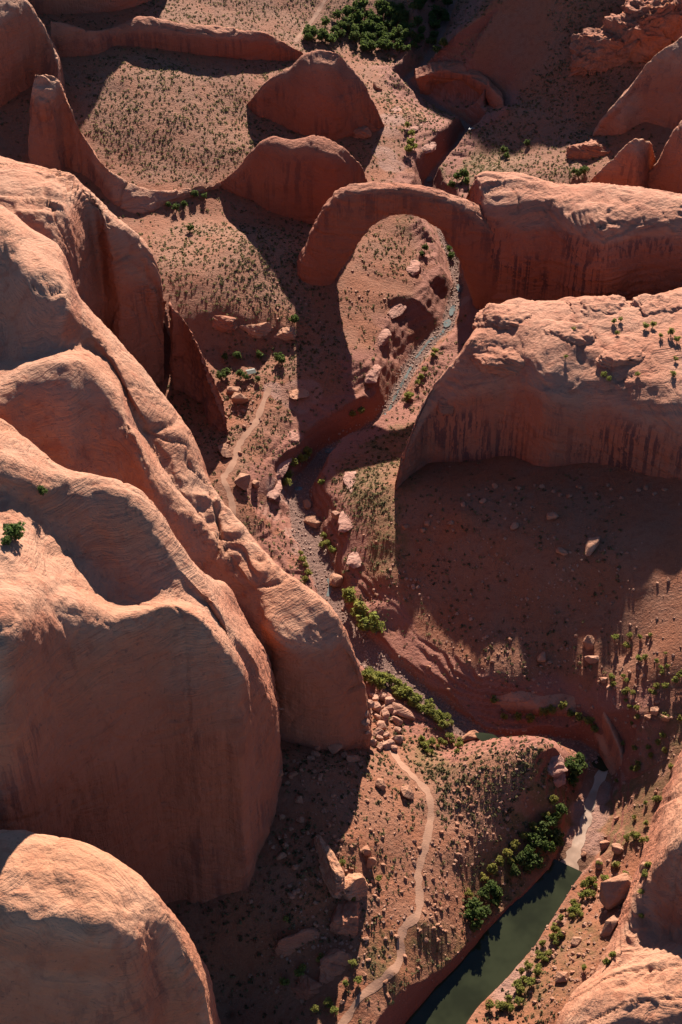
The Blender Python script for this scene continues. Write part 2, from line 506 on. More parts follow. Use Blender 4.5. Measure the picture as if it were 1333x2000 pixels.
def base_height(X, Y):
    X = np.asarray(X, float); Y = np.asarray(Y, float)
    sh = X.shape
    xf = X.ravel(); yf = Y.ravel()
    out = np.empty(len(xf))
    for i in range(0, len(xf), 40000):
        x = xf[i:i + 40000].astype(np.float32); y = yf[i:i + 40000].astype(np.float32)
        d = np.sqrt((x[:, None] - _gx[None].astype(np.float32))**2 + (y[:, None] - _gy[None].astype(np.float32))**2)
        out[i:i + 40000] = d @ _w[:-3].astype(np.float32) + _w[-3] + _w[-2] * x / 500 + _w[-1] * y / 500
    return np.clip(out, -34, 260).reshape(sh)


def terrace(z, step, sharp=0.75):
    k = np.floor(z / step); f = z / step - k
    g = np.clip((f - sharp) / (1 - sharp), 0, 1)
    return (k + g * g * (3 - 2 * g)) * step


def ground_height(X, Y):
    z = base_height(X, Y)
    cd, ext = seg_dist(X, Y, CRK)
    zc, hw, st = ext[..., 0], ext[..., 1], ext[..., 2]
    wob = 2.6 * noise2(X / 15, Y / 15, 5) + 1.1 * noise2(X / 6, Y / 6, 6) + 0.35 * noise2(X / 2.6, Y / 2.6, 7)
    rocky = smooth(13 - np.abs(cd - 15) + 9 * fbm2(X / 24, Y / 24, 2, 8), 0, 7) * (Y > 480) * (Y < 1250)
    z = z + 0.7 * fbm2(X / 32, Y / 32, 2, 21) + 0.22 * fbm2(X / 7, Y / 7, 3, 31)
    zt = z + 0.03 * X + 2.2 * noise2(X / 23, Y / 23, 9) + 0.9 * noise2(X / 8, Y / 8, 10) + 0.3 * noise2(X / 3, Y / 3, 14)
    tz = terrace(zt, 1.9, 0.66) - (zt - z)
    z = z + (tz - z) * 0.8 * rocky * smooth(noise2(X / 26, Y / 26, 19), -0.5, 0.3)
    wob = wob * np.where(Y < 440, 0.35, 1.0)
    bank = zc + np.maximum(0, cd + wob * np.clip((cd - 2) / 8, 0, 1) - hw) * st
    bt = bank + 1.3 * noise2(X / 10, Y / 10, 12)
    bank = bank + (terrace(bt, 3.6, 0.6) - bt) * 0.35 * np.clip((bank - zc) / 4, 0, 1)
    carve = np.minimum(z, bank + 0.2 * noise2(X / 1.9, Y / 1.9, 44))
    return carve, cd, hw, rocky, bank < z


us = np.linspace(-1, 1, 560)
us = np.r_[-np.geomspace(1.02, 14, 24)[::-1], us, np.geomspace(1.02, 14, 24)]
ys = np.r_[np.geomspace(40, 318, 16), np.geomspace(322, 1480, 1000), np.geomspace(1500, 9000, 26)]
YY, UU = np.meshgrid(ys, us, indexing='ij')
XX = UU * (YY * 0.222 + 22)
GZ, CD, CHW, ROCKY, CARVED = ground_height(XX, YY)
FAR = smooth(np.hypot(XX, YY - 800), 900, 3000)
GZ = GZ * (1 - FAR) + FAR * (150 + 40 * noise2(XX / 900, YY / 900, 3))


def hgt(x, y):
    """height of the built ground sheet at points (bilinear on the grid)"""
    x = np.atleast_1d(np.asarray(x, float)); y = np.atleast_1d(np.asarray(y, float))
    i = np.clip(np.searchsorted(ys, y) - 1, 0, len(ys) - 2)
    fy = np.clip((y - ys[i]) / (ys[i + 1] - ys[i]), 0, 1)
    u = x / (y * 0.222 + 22)
    j = np.clip(np.searchsorted(us, u) - 1, 0, len(us) - 2)
    fx = np.clip((u - us[j]) / (us[j + 1] - us[j]), 0, 1)
    return (GZ[i, j] * (1 - fy) * (1 - fx) + GZ[i + 1, j] * fy * (1 - fx) + GZ[i, j + 1] * (1 - fy) * fx + GZ[i + 1, j + 1] * fy * fx)


def on_ground(px, py):
    """world point where the ray of a photo pixel meets the ground sheet"""
    d = ray(px, py)
    ts = np.linspace(350, 1700, 1400)
    X, Y, Z = d[0] * ts, d[1] * ts, HC + d[2] * ts
    below = np.nonzero(Z < hgt(X, Y))[0]
    k = below[0] if len(below) else len(ts) - 1
    a, b = ts[max(k - 1, 0)], ts[k]
    for _ in range(12):
        m = (a + b) / 2
        if HC + d[2] * m < hgt(d[0] * m, d[1] * m)[0]: b = m
        else: a = m
    return np.array([d[0] * b, d[1] * b, HC + d[2] * b])


GV = np.stack([XX, YY, GZ], -1)
g_me = mesh_from('ground', GV.reshape(-1, 3), grid_faces(len(ys), len(us))[:, ::-1], M_GROUND)
set_attr(g_me, 'gravel', (YY > 500) * smooth(CHW + 1.0 - CD + 1.5 * noise2(XX / 4, YY / 4, 61), -0.6, 1.2))
set_attr(g_me, 'rocky', ROCKY)


def blob(lst, soft=0.5):
    """0..1 field of soft patches, given as photo pixel + elevation + radius in metres"""
    r = np.zeros(XX.shape)
    for px, py, z, rad in lst:
        p = PZ(px, py, z)
        d = np.hypot(XX - p[0], YY - p[1]) / rad
        r = np.maximum(r, smooth(1.25 - d, 0, soft))
    return np.clip(r * (0.75 + 0.6 * fbm2(XX / 14, YY / 14, 3, 91)), 0, 1)


GRASS = blob([(745, 940, 8, 22), (720, 1000, 8, 18), (735, 1060, 9, 16), (790, 835, 4, 12), (760, 870, 6, 12), (560, 1000, -8, 12), (1245, 1540, -6, 16), (1230, 1600, -10, 14),
              (860, 1480, -12, 14), (900, 1470, -12, 10), (870, 1850, -11, 16), (780, 1880, -9, 14), (1100, 1850, -20, 16), (1050, 1930, -22, 16), (1150, 1600, -24, 8),
              (1080, 1560, -18, 12), (1030, 1640, -20, 12), (970, 1710, -18, 14), (930, 330, 28, 30), (880, 310, 26, 20), (830, 450, 20, 18), (1280, 1420, 6, 18), (910, 590, 5, 8), (870, 690, 4, 9)])
DRY = blob([(330, 240, 58, 55), (420, 220, 55, 50), (300, 180, 64, 40), (450, 30, 60, 60), (560, 20, 50, 50), (420, 480, 40, 40), (520, 500, 38, 35), (400, 530, 38, 30), (1030, 260, 45, 40),
            (1080, 300, 46, 30), (990, 310, 36, 25), (740, 960, 10, 30), (950, 1500, -3, 28), (880, 1530, -9, 20), (570, 700, 14, 16), (500, 880, 7, 20), (640, 5, 45, 60), (780, 480, 24, 20)])
PALE = blob([(533, 757, 12, 5), (550, 768, 11.5, 5), (570, 778, 11, 5), (590, 790, 9, 4), (580, 760, 12, 8), (600, 765, 11, 8), (765, 235, 33, 9), (760, 260, 32, 7), (752, 300, 31, 8), (765, 320, 30, 8),
             (560, 920, -2, 7), (545, 960, -4, 6), (530, 1000, -5, 6), (820, 690, 0, 6), (800, 715, 0, 5), (575, 1050, -12, 5), (590, 1090, -14, 5), (900, 590, 3, 5), (1165, 1545, -25.8, 7), (1152, 1590, -26, 8), (1140, 1640, -26, 8), (1120, 1685, -26.5, 7), (1060, 1850, -25.5, 5), (1015, 1895, -25.5, 5), (985, 1935, -25.5, 6), (1085, 1800, -25.5, 4)], 0.3)
set_attr(g_me, 'grass', GRASS)
set_attr(g_me, 'dry', DRY)
set_attr(g_me, 'pale', PALE)
set_attr(g_me, 'wet', smooth(LAKE_Z + 0.9 - GZ, 0, 0.8) * (YY < 520))

ground = obj('ground', g_me, kind='structure', label='red sandy canyon floor with rock ledges and talus')

# ------------------------------------------------------------------ rock masses: lofted through profiles
def loft(name, cols, label, cat, group=None, mat=None, back=((3.5, -4), (12, -20), (26, -60)), step=1.15,
         amp=1.0, seed=1, rug=1.3, rnd=False, raw=False, strata=1.0, kind=None):
    C = []
    for c in cols:
        if raw:
            C.append([PZ(*p) if not isinstance(p, np.ndarray) else p for p in c]); continue
        bk = back
        if isinstance(c[0], tuple) and isinstance(c[0][0], tuple):
            bk = c[0]; c = c[1:]
        crest = PZ(*c[0])
        pts = [crest]
        if rnd and c[2][1] - c[1][1] > 25:      # round the brow: one more point between the top and the face
            b_, f_ = c[1], c[2]
            c = c[:1] + [(b_[0], b_[1] - 10, b_[2]), (b_[0] * .6 + f_[0] * .4, b_[1] + (f_[1] - b_[1]) * .38, 33 if b_[2] < 30 else b_[2])] + c[2:]
        elif rnd:
            c = c[:1] + [(c[0][0] * .5 + c[1][0] * .5, c[0][1] * .5 + c[1][1] * .5, c[1][2])] + c[1:]
        for (px, py, s) in c[1:]:
            pts.append(PS(pts[-1], px, py, s))
        bp = [crest + np.array([0, dy, dz]) for dy, dz in bk][::-1]
        pts.append(pts[-1] + np.array([0, -1.0, -22.0]))
        C.append(bp + pts)
    C = np.array(C)
    if VERBOSE:
        print(name)
        for c in C: print('   ', ' '.join('(%.0f %.0f %.0f)' % tuple(p) for p in c))
    lu = np.linalg.norm(np.diff(C, axis=0), axis=-1).mean(1)
    lv = np.linalg.norm(np.diff(C, axis=1), axis=-1).mean(0)
    tu = np.r_[0, np.cumsum(np.maximum(lu, .5))]; tv = np.r_[0, np.cumsum(np.maximum(lv, .5))]
    nu = max(12, int(tu[-1] / step)); nv = max(12, int(tv[-1] / step))
    G = hermite(tu, C, np.linspace(0, tu[-1], nu))
    G = np.swapaxes(hermite(tv, np.swapaxes(G, 0, 1), np.linspace(0, tv[-1], nv)), 0, 1)
    N = grid_normals(G)
    if (N[..., 2].mean()) < 0: N = -N
    x, y, z = G[..., 0], G[..., 1], G[..., 2]
    q = amp * (1.5 * noise3(x / 26, y / 26, z / 30, seed) + 0.75 * noise3(x / 11, y / 11, z / 14, seed + 1)
               + 0.32 * noise3(x / 4.6, y / 4.6, z / 5, seed + 2) + 0.14 * noise3(x / 2.1, y / 2.1, z / 2.1, seed + 3))
    sets = smooth(noise3(x / 34, y / 34, z / 22, seed + 33), -0.06, 0.06)
    zz = z + (0.30 * sets - 0.16) * x + (0.12 - 0.3 * sets) * y + 2.5 * noise3(x / 30, y / 30, z / 30, seed + 9)
    q = q + strata * (0.30 * noise3(x / 40, y / 40, zz / 2.2, seed + 5) + 0.16 * noise3(x / 25, y / 25, zz / 0.9, seed + 6))
    steep = 1 - np.abs(N[..., 2])
    top = smooth(np.abs(N[..., 2]), 0.62, 0.9) * smooth(noise3(x / 45, y / 45, z / 45, seed + 20), -0.55, 0.35)
    wx = x + 7 * noise3(x / 28, y / 28, z / 28, seed + 24); wy = y + 7 * noise3(x / 28, y / 28, z / 28, seed + 25)
    rdg = 1 - np.abs(noise3(wx / 30, wy / 12, z / 16, seed + 21)) * 2
    sb = z + 0.14 * wx - 0.10 * wy + 6.0 * noise3(x / 40, y / 40, z / 40, seed + 23) + 1.2 * noise3(x / 9, y / 9, z / 9, seed + 29)
    led = (terrace(sb, 2.4, 0.7) - sb) * smooth(noise3(x / 20, y / 20, z / 20, seed + 30), -0.4, 0.5) + 0.4 * (terrace(sb + .8 * noise3(x / 6, y / 6, z / 6, seed + 26), 0.95, 0.6) - sb)
    pot = smooth(noise3(wx / 7, wy / 7, z / 9, seed + 31), 0.42, 0.8)
    crk = smooth(0.045 - np.abs(noise3(wx / 38, wy / 38, z / 60, seed + 27)), 0, 0.04) + 0.7 * smooth(0.05 - np.abs(noise3(wy / 17, wx / 40, z / 40, seed + 28)), 0, 0.045)
    q = q + rug * (top * (1.0 * rdg + 0.62 * led - 1.0 * pot) - 1.3 * crk * (0.4 + 0.6 * top)) + rug * 0.22 * led * (1 - top)
    q = q + steep * 0.35 * noise3(x / 2.4, y / 2.4, z / 30, seed + 7)
    G = G + N * q[..., None]
    f = grid_faces(nu, nv)
    me = mesh_from(name, G.reshape(-1, 3), f, mat or M_ROCK)
    set_attr(me, 'steep', smooth(np.abs(N[..., 2]), 0.62, 0.25))
    # outward orientation: make most faces point up
    e1 = G[1:, :-1] - G[:-1, :-1]; e2 = G[:-1, 1:] - G[:-1, :-1]
    if np.cross(e1, e2)[..., 2].mean() < 0:
        me.flip_normals()
    return obj(name, me, label=label, cat=cat, group=group, kind=kind)


VERBOSE = False
def vcols(*rows):
    """rows listed per column: each column a list of (px, py, slope or z)"""
    return [list(r) for r in rows]


loft('sandstone_dome', vcols(
    [(-180,1640,112),(-180,1720,-12),(-180,1775,2),(-180,1900,58),(-180,2100,72),(-180,2500,80)],
    [(0,1628,110),(0,1700,-12),(0,1768,2),(0,1880,58),(0,2080,72),(0,2500,80)],
    [(120,1642,108),(115,1710,-12),(110,1785,2),(110,1900,60),(110,2100,72),(110,2500,80)],
    [(200,1668,105),(205,1730,-12),(205,1805,2),(200,1920,60),(200,2100,72),(200,2500,80)],
    [(270,1720,98),(270,1770,-12),(265,1825,2),(270,1920,60),(270,2100,72),(270,2500,80)],
    [(330,1795,88),(325,1825,-2),(312,1855,22),(320,1940,65),(325,2100,75),(330,2500,82)],
    [(372,1862,78),(365,1885,5),(355,1910,35),(355,1970,68),(360,2100,76),(365,2500,82)],
    [(402,1935,66),(395,1950,20),(388,1970,45),(385,2010,70),(390,2100,78),(400,2500,85)],
    [(416,2000,55),(412,2015,30),(408,2035,55),(405,2080,75),(410,2150,80),(420,2500,85)],
    [(432,2120,25),(430,2135,60),(428,2150,70),(426,2180,75),(428,2250,80),(430,2520,85)]),
    'smooth orange slickrock dome rising beside the dark gulch at the foot of the great wall', 'dome', step=0.8, seed=3, mat=M_ORANGE, rug=0.5)

loft('sandstone_cliff', vcols(
    [(-150,790,158),(-150,850,-8),(-150,992,38),(-150,1200,-6),(-150,1320,45),(-150,1480,65),(-150,1680,80),(-150,1900,86)],
    [(0,822,156),(0,905,-8),(0,967,34),(0,1215,-6),(0,1330,48),(0,1480,66),(0,1660,80),(0,1850,86)],
    [(130,918,148),(130,950,-8),(140,1052,37),(130,1200,-7),(130,1330,52),(140,1480,70),(150,1680,82),(160,1850,87)],
    [(240,945,145),(235,975,-8),(240,1122,37),(220,1225,-6),(220,1330,58),(230,1480,72),(240,1680,82),(260,1850,87)],
    [(295,985,140),(285,1012,-8),(320,1134,37),(335,1200,-6),(320,1320,60),(320,1480,74),(325,1680,84),(340,1850,88)],
    [(370,1080,127),(355,1105,-8),(375,1157,37),(405,1235,-3),(395,1340,62),(395,1480,76),(395,1680,84),(400,1815,88)],
    [((10,-6),(28,-20),(48,-42)),(425,1160,117),(418,1185,-7),(425,1194,34),(440,1285,10),(435,1370,64),(440,1500,77),(440,1660,85),(440,1800,88)],
    [((10,-6),(28,-20),(48,-42)),(455,1215,109),(452,1240,-5),(465,1265,20),(475,1330,14),(470,1400,66),(475,1520,79),(480,1660,85),(480,1770,88)],
    [((10,-6),(28,-20),(48,-42)),(497,1275,96),(492,1290,10),(490,1310,24),(490,1350,40),(495,1420,74),(505,1520,82),(515,1620,86),(520,1730,88)],
    [((10,-6),(28,-20),(48,-42)),(524,1330,78),(528,1345,45),(532,1362,65),(535,1390,80),(538,1440,84),(540,1520,86),(541,1600,88),(540,1700,89)],
    [(542,1350,52),(546,1362,80),(550,1372,85),(552,1380,88),(553,1380,89),(553,1430,89),(553,1480,89),(553,1530,89)]),
    'huge sheer sandstone wall with a lit double ridge of pale slickrock on its brow', 'cliff', step=1.0, seed=11)

loft('slickrock_ridge', vcols(
    [(-150,390,146),(-150,480,-8),(-150,672,37),(-150,720,-7),(-150,900,40),(-150,1100,70)],
    [(0,405,146),(0,500,-7),(0,672,36),(0,760,-7),(0,840,40),(0,1050,70)],
    [(60,450,143),(65,560,-7),(60,684,37),(60,722,-8),(60,870,40),(60,1100,72)],
    [(115,488,139),(130,590,-7),(115,672,37),(130,712,-8),(130,900,40),(130,1100,72)],
    [(150,565,130),(165,625,-7),(165,677,37),(180,735,-7),(180,925,40),(180,1100,72)],
    [(210,640,119),(220,700,-6),(225,730,37),(235,795,-6),(235,945,40),(240,1100,75)],
    [(270,710,109),(262,780,-6),(262,807,36),(280,880,-6),(290,985,41),(290,1150,75)],
    [(330,790,98),(310,850,-5),(303,880,22),(325,945,-3),(350,1060,42),(350,1200,75)],
    [(380,868,89),(355,930,-4),(350,955,18),(380,1010,12),(400,1110,42),(410,1250,75)],
    [(430,965,79),(405,1020,-3),(418,1045,18),(440,1090,20),(450,1165,44),(455,1290,78)],
    [(500,1060,71),(480,1105,-4),(490,1140,20),(500,1180,26),(500,1215,48),(510,1330,80)],
    [(560,1120,67),(545,1165,-6),(540,1200,14),(545,1240,16),(550,1272,60),(560,1420,86)],
    [(620,1165,62),(610,1205,-6),(600,1240,12),(600,1265,32),(610,1320,72),(615,1430,86)],
    [(655,1200,57),(650,1232,-5),(640,1260,16),(640,1285,48),(650,1340,76),(660,1440,86)],
    [(690,1265,45),(685,1285,14),(680,1282,38),(680,1320,62),(690,1370,80),(695,1450,87)],
    [(715,1345,25),(712,1360,45),(710,1375,65),(710,1390,78),(715,1410,84),(718,1455,88)],
    [(722,1430,-4),(721,1440,70),(721,1445,75),(721,1450,80),(721,1455,84),(721,1465,88)]),
    'long sinuous slickrock ridge descending to a blunt dark nose above the creek', 'ridge', step=1.1, seed=23)

loft('sandstone_dome', vcols(
    [(-150,300,128),(-150,420,-7),(-150,560,30),(-150,760,75)],
    [(0,310,126),(0,400,-7),(0,520,28),(0,700,75)],
    [(80,330,122),(90,430,-7),(110,540,40),(110,700,78)],
    [(140,345,118),(130,425,-7),(150,540,58),(150,720,80)],
    [(185,382,110),(180,412,-6),(200,565,60),(200,720,82)],
    [(235,428,102),(215,465,-5),(230,580,62),(235,730,84)],
    [(283,472,93),(258,515,10),(275,570,66),(280,745,85)],
    [(312,540,79),(303,562,30),(308,590,74),(310,750,86)],
    [(322,590,66),(321,620,80),(321,660,84),(321,760,88)]),
    'rounded slickrock dome with a weathered vegetated top and smooth shaded bowl-like face', 'dome', step=0.9, seed=31, rug=2.2)

loft('rock_fin', vcols(
    [(331,590,66),(331,690,82),(332,800,86)],
    [(335,600,66),(336,690,82),(336,810,86)],
    [(352,612,62),(350,700,80),(352,840,85)],
    [(375,650,55),(378,720,80),(380,850,86)],
    [(402,710,45),(402,770,80),(400,855,86)],
    [(428,775,30),(426,810,80),(420,855,86)],
    [(444,830,16),(442,845,80),(440,858,85)],
    [(452,860,4),(450,864,80),(448,868,85)]),
    'upright red rock fin split from the dome by a dark vertical crack', 'rock fin', step=0.7, seed=37, amp=1.5, rug=2.5, strata=1.8, mat=M_RED)

loft('sandstone_dome', vcols(
    [(-170,-60,147),(-170,40,20),(-170,115,72),(-170,330,85)],
    [(0,-25,136),(0,45,20),(0,112,74),(0,330,85)],
    [(58,0,125),(50,40,25),(50,115,74),(50,330,85)],
    [(85,45,111),(75,70,45),(75,125,76),(75,330,85)],
    [(105,90,100),(98,105,55),(95,140,78),(95,330,85)],
    [(116,135,93),(112,150,70),(108,165,80),(105,330,85)],
    [(122,190,80),(120,200,80),(118,215,84),(112,330,85)]),
    'tall dim rounded buttress standing behind the pale lit fin', 'dome', step=1.2, seed=41)

loft('rock_fin', vcols(
    [(70,150,112),(62,180,40),(56,250,78),(60,345,84)],
    [(90,143,112),(88,190,30),(75,250,74),(80,345,84)],
    [(112,148,110),(108,200,35),(105,270,74),(110,350,84)],
    [(132,190,98),(128,215,60),(128,280,78),(130,355,84)],
    [(150,235,86),(147,255,70),(147,300,80),(150,365,84)],
    [(170,275,74),(167,290,65),(168,320,76),(170,375,82)],
    [(192,308,66),(190,325,45),(190,350,60),(195,395,75)],
    [(230,344,58),(232,358,25),(235,385,38),(240,415,50)],
    [(280,366,51),(280,380,18),(280,402,32),(280,420,45)],
    [(330,373,46),(330,383,14),(330,395,40),(330,408,55)],
    [(385,362,44),(385,368,15),(387,385,60),(390,398,70)],
    [(432,355,42),(432,360,15),(432,376,60),(434,388,70)]),
    'pale lit rock fin with sculpted knobs, trailing off into a low slickrock apron', 'rock fin', step=0.8, seed=43, amp=1.4, rug=2.2)

loft('sandstone_bench', vcols(
    [(100,40,100),(100,60,45),(100,140,70)],
    [(190,62,90),(190,72,45),(190,138,70)],
    [(228,48,88),(228,58,25),(228,130,72)],
    [(260,35,90),(260,48,16),(260,128,74)],
    [(350,42,86),(350,54,16),(350,125,76)],
    [(450,54,78),(450,66,18),(450,124,76)],
    [(530,70,66),(530,78,22),(530,122,76)],
    [(565,88,56),(565,94,35),(565,118,76)],
    [(592,102,46),(592,106,60),(592,114,76)]),
    'long low sandstone bench with a lit rim and deep shade under it', 'rock bench', step=1.0, seed=47, mat=M_RED)

loft('canyon_wall', vcols(
    [(-250,-250,180),(-250,-150,60),(-250,60,80),(-250,150,85)],
    [(-50,-240,172),(-50,-150,60),(-50,60,80),(-50,150,85)],
    [(100,-220,165),(100,-140,60),(100,30,80),(100,110,85)],
    [(220,-190,150),(220,-120,62),(220,20,80),(220,90,85)],
    [(290,-140,126),(290,-100,70),(290,0,80),(290,40,85)],
    [(335,-70,92),(335,-60,75),(335,-30,82),(335,10,86)]),
    'high dark canyon wall with pale streaks in full shade behind the bench', 'cliff', step=2.0, seed=53)

loft('sandstone_butte', vcols(
    [(481,206,48),(482,212,40),(486,222,70),(495,238,80)],
    [(495,190,58),(498,197,30),(500,212,70),(505,242,80)],
    [(520,160,68),(525,168,20),(525,200,70),(525,244,80)],
    [(560,134,78),(562,148,18),(560,190,68),(560,247,80)],
    [(600,102,90),(600,125,20),(600,180,66),(600,250,80)],
    [(655,98,92),(650,125,22),(645,180,66),(645,254,80)],
    [(690,135,78),(685,160,35),(680,200,66),(685,256,82)],
    [(725,190,58),(720,205,50),(715,225,72),(720,258,82)],
    [(745,235,40),(743,243,70),(742,250,75),(742,260,85)],
    [(752,255,30),(750,260,70),(748,264,75),(746,268,85)]),
    'angular sandstone butte with a flat cap block and a dark slanting crack', 'butte', step=0.9, seed=59, mat=M_RED, group='sandstone buttes behind the arch')

loft('sandstone_butte', vcols(
    [(425,358,40),(426,362,40),(427,368,70),(432,378,80)],
    [(450,340,48),(452,347,20),(455,365,68),(460,390,80)],
    [(490,300,62),(492,310,20),(490,345,68),(495,405,80)],
    [(530,268,75),(530,285,16),(530,340,68),(530,420,82)],
    [(575,269,76),(575,292,14),(575,350,68),(575,432,82)],
    [(622,263,79),(622,290,14),(622,350,68),(625,436,82)],
    [(660,278,75),(657,305,20),(655,350,68),(655,432,82)],
    [(692,305,64),(688,325,35),(685,350,70),(690,415,82)],
    [(714,338,48),(711,350,55),(709,362,72),(712,390,82)],
    [(722,362,34),(720,368,70),(719,374,75),(719,384,85)]),
    'broad whaleback sandstone butte with a lit rounded crest right behind the arch leg', 'butte', step=0.9, seed=61, mat=M_RED, group='sandstone buttes behind the arch')

loft('sandstone_ridge', vcols(
    [(905,400,45),(906,410,60),(915,480,80),(935,610,86)],
    [(917,366,64),(918,390,45),(926,480,76),(942,612,86)],
    [(945,338,74),(945,388,-5),(950,480,70),(955,612,84)],
    [(1000,340,75),(1000,398,-5),(1000,490,68),(1000,610,84)],
    [(1060,352,75),(1065,405,-5),(1065,490,66),(1065,610,84)],
    [(1110,357,75),(1120,430,-5),(1120,500,66),(1120,605,84)],
    [(1170,360,76),(1175,442,-5),(1175,510,66),(1175,605,84)],
    [(1250,368,76),(1250,438,-5),(1250,480,62),(1250,600,84)],
    [(1340,385,78),(1340,438,-5),(1340,480,62),(1340,600,82)],
    [(1480,390,82),(1480,435,-5),(1480,490,62),(1480,600,82)]),
    'massive flat-topped slickrock ridge that carries the springing of the arch', 'ridge', step=0.95, seed=67, mat=M_STREAK, rnd=True, strata=2.2)

loft('sandstone_dome', vcols(
    [(768,965,8),(768,972,70),(768,980,80),(768,990,85),(772,1008,86)],
    [(776,930,20),(774,945,70),(772,960,80),(772,980,85),(776,1008,86)],
    [(802,852,37),(800,875,60),(798,905,80),(795,950,85),(800,1012,86)],
    [(850,752,51),(850,772,24),(845,830,72),(840,920,82),(850,1030,84)],
    [(900,695,59),(900,745,4),(895,810,70),(895,900,83),(895,1030,85)],
    [(938,630,62),(945,728,0),(945,800,65),(945,895,83),(945,985,90)],
    [(1000,588,64),(1000,722,0),(1000,800,62),(1000,890,84),(1000,965,93)],
    [(1060,592,65.5),(1060,750,-1),(1060,810,62),(1060,890,84),(1060,960,95)],
    [(1150,580,65),(1150,750,-1),(1150,820,60),(1150,890,84),(1150,960,95)],
    [(1240,585,65),(1240,775,-2),(1240,840,58),(1240,900,84),(1240,965,94)],
    [(1333,562,66),(1333,790,-2),(1333,860,55),(1333,930,80),(1333,995,90)],
    [(1480,540,64),(1480,790,-2),(1480,880,55),(1480,960,78),(1480,1050,86)]),
    'great sandstone dome with a pale lit top and a dark-streaked face above the shaded talus', 'dome', step=0.95, seed=71, mat=M_STREAK, rug=0.8, amp=0.75, rnd=True, strata=1.6)

loft('slickrock_slope', [
    [(1352,1400,-2),(1385,1385,14),(1440,1360,25),(1560,1320,30)],
    [(1318,1470,-4),(1350,1450,14),(1420,1430,26),(1560,1400,32)],
    [(1290,1550,-6),(1318,1535,12),(1390,1505,28),(1560,1480,36)],
    [(1262,1640,-9),(1285,1622,8),(1350,1580,30),(1560,1560,42)],
    [(1240,1705,-10),(1262,1690,6),(1320,1650,28),(1560,1630,46)],
    [(1215,1770,-10),(1235,1760,3),(1272,1765,5),(1420,1720,40)],
    [(1196,1832,-10),(1220,1830,-1),(1280,1828,-1),(1420,1815,14)],
    [(1165,1885,-12),(1200,1870,-1),(1270,1850,3),(1420,1850,14)],
    [(1120,1935,-14),(1160,1925,0),(1240,1915,8),(1420,1920,16)],
    [(1085,1990,-16),(1125,1985,-1),(1220,1990,6),(1420,2000,12)],
    [(1050,2060,-20),(1090,2070,-6),(1200,2080,-4),(1420,2080,0)],
    [(1000,2200,-26),(1060,2200,-16),(1200,2200,-14),(1420,2200,-12)]],
    'steep slickrock flank with a dark hollow and a pale ledge above the lake bank', 'rock slope', raw=True, step=0.7, amp=0.7, seed=73)

loft('sandstone_ridge', vcols(
    [(1140,290,40),(1142,297,60),(1150,320,70),(1160,340,80)],
    [(1165,252,50),(1170,262,40),(1180,310,66),(1190,345,80)],
    [(1195,215,63),(1205,228,35),(1215,300,66),(1225,350,80)],
    [(1232,165,77),(1245,178,35),(1260,280,66),(1265,360,80)],
    [(1262,120,91),(1280,150,30),(1290,270,66),(1300,370,80)],
    [(1320,78,106),(1325,120,28),(1330,240,66),(1340,370,80)],
    [(1420,20,128),(1420,90,28),(1420,240,66),(1420,370,80)],
    [(1560,-60,159),(1560,60,28),(1560,240,66),(1560,370,80)]),
    'steep dim ridge climbing away with a thin lit edge over deep shade', 'ridge', step=1.1, seed=79)

loft('canyon_wall', vcols(
    [(1090,-260,127),(1090,-180,50),(1090,-60,60),(1100,60,50)],
    [(1160,-200,118),(1160,-120,60),(1170,30,76),(1180,170,80)],
    [(1215,-150,112),(1215,-60,60),(1215,60,76),(1220,200,80)],
    [(1260,-100,106),(1260,-40,50),(1260,60,74),(1265,200,80)],
    [(1300,-40,98),(1300,10,35),(1300,80,70),(1310,200,80)],
    [(1400,-60,104),(1400,20,35),(1400,90,70),(1400,200,80)],
    [(1600,-100,140),(1600,20,35),(1600,90,70),(1600,200,80)]),
    'dark canyon wall in shade above the far shadowed talus', 'cliff', step=1.6, seed=83)

loft('rock_fin', vcols(
    [(1146,358,48),(1148,361,40),(1150,364,60),(1152,368,75)],
    [(1170,335,58),(1174,343,35),(1180,358,60),(1185,368,75)],
    [(1205,302,70),(1212,312,35),(1220,345,62),(1225,370,75)],
    [(1240,273,80),(1245,288,30),(1248,335,66),(1250,372,78)],
    [(1262,275,78),(1262,292,45),(1262,335,70),(1262,370,80)],
    [(1274,292,68),(1272,305,70),(1270,335,76),(1270,365,82)],
    [(1280,320,54),(1278,330,75),(1276,340,78),(1275,360,82)]),
    'leaning tongue of bare slickrock standing alone in front of the dim ridge', 'rock fin', step=0.8, seed=89, amp=0.6)

loft('rock_fin', vcols(
    [(1262,345,56),(1264,352,35),(1268,365,50),(1272,380,60)],
    [(1285,310,68),(1290,325,30),(1295,355,55),(1300,385,70)],
    [(1305,272,82),(1312,300,35),(1318,345,58),(1322,390,70)],
    [(1335,228,98),(1340,280,35),(1345,340,60),(1348,390,70)],
    [(1400,170,115),(1400,260,35),(1400,340,60),(1400,390,70)]),
    'bare slickrock slope half in shade beside the leaning rock tongue', 'rock fin', step=0.9, seed=97, amp=0.6)

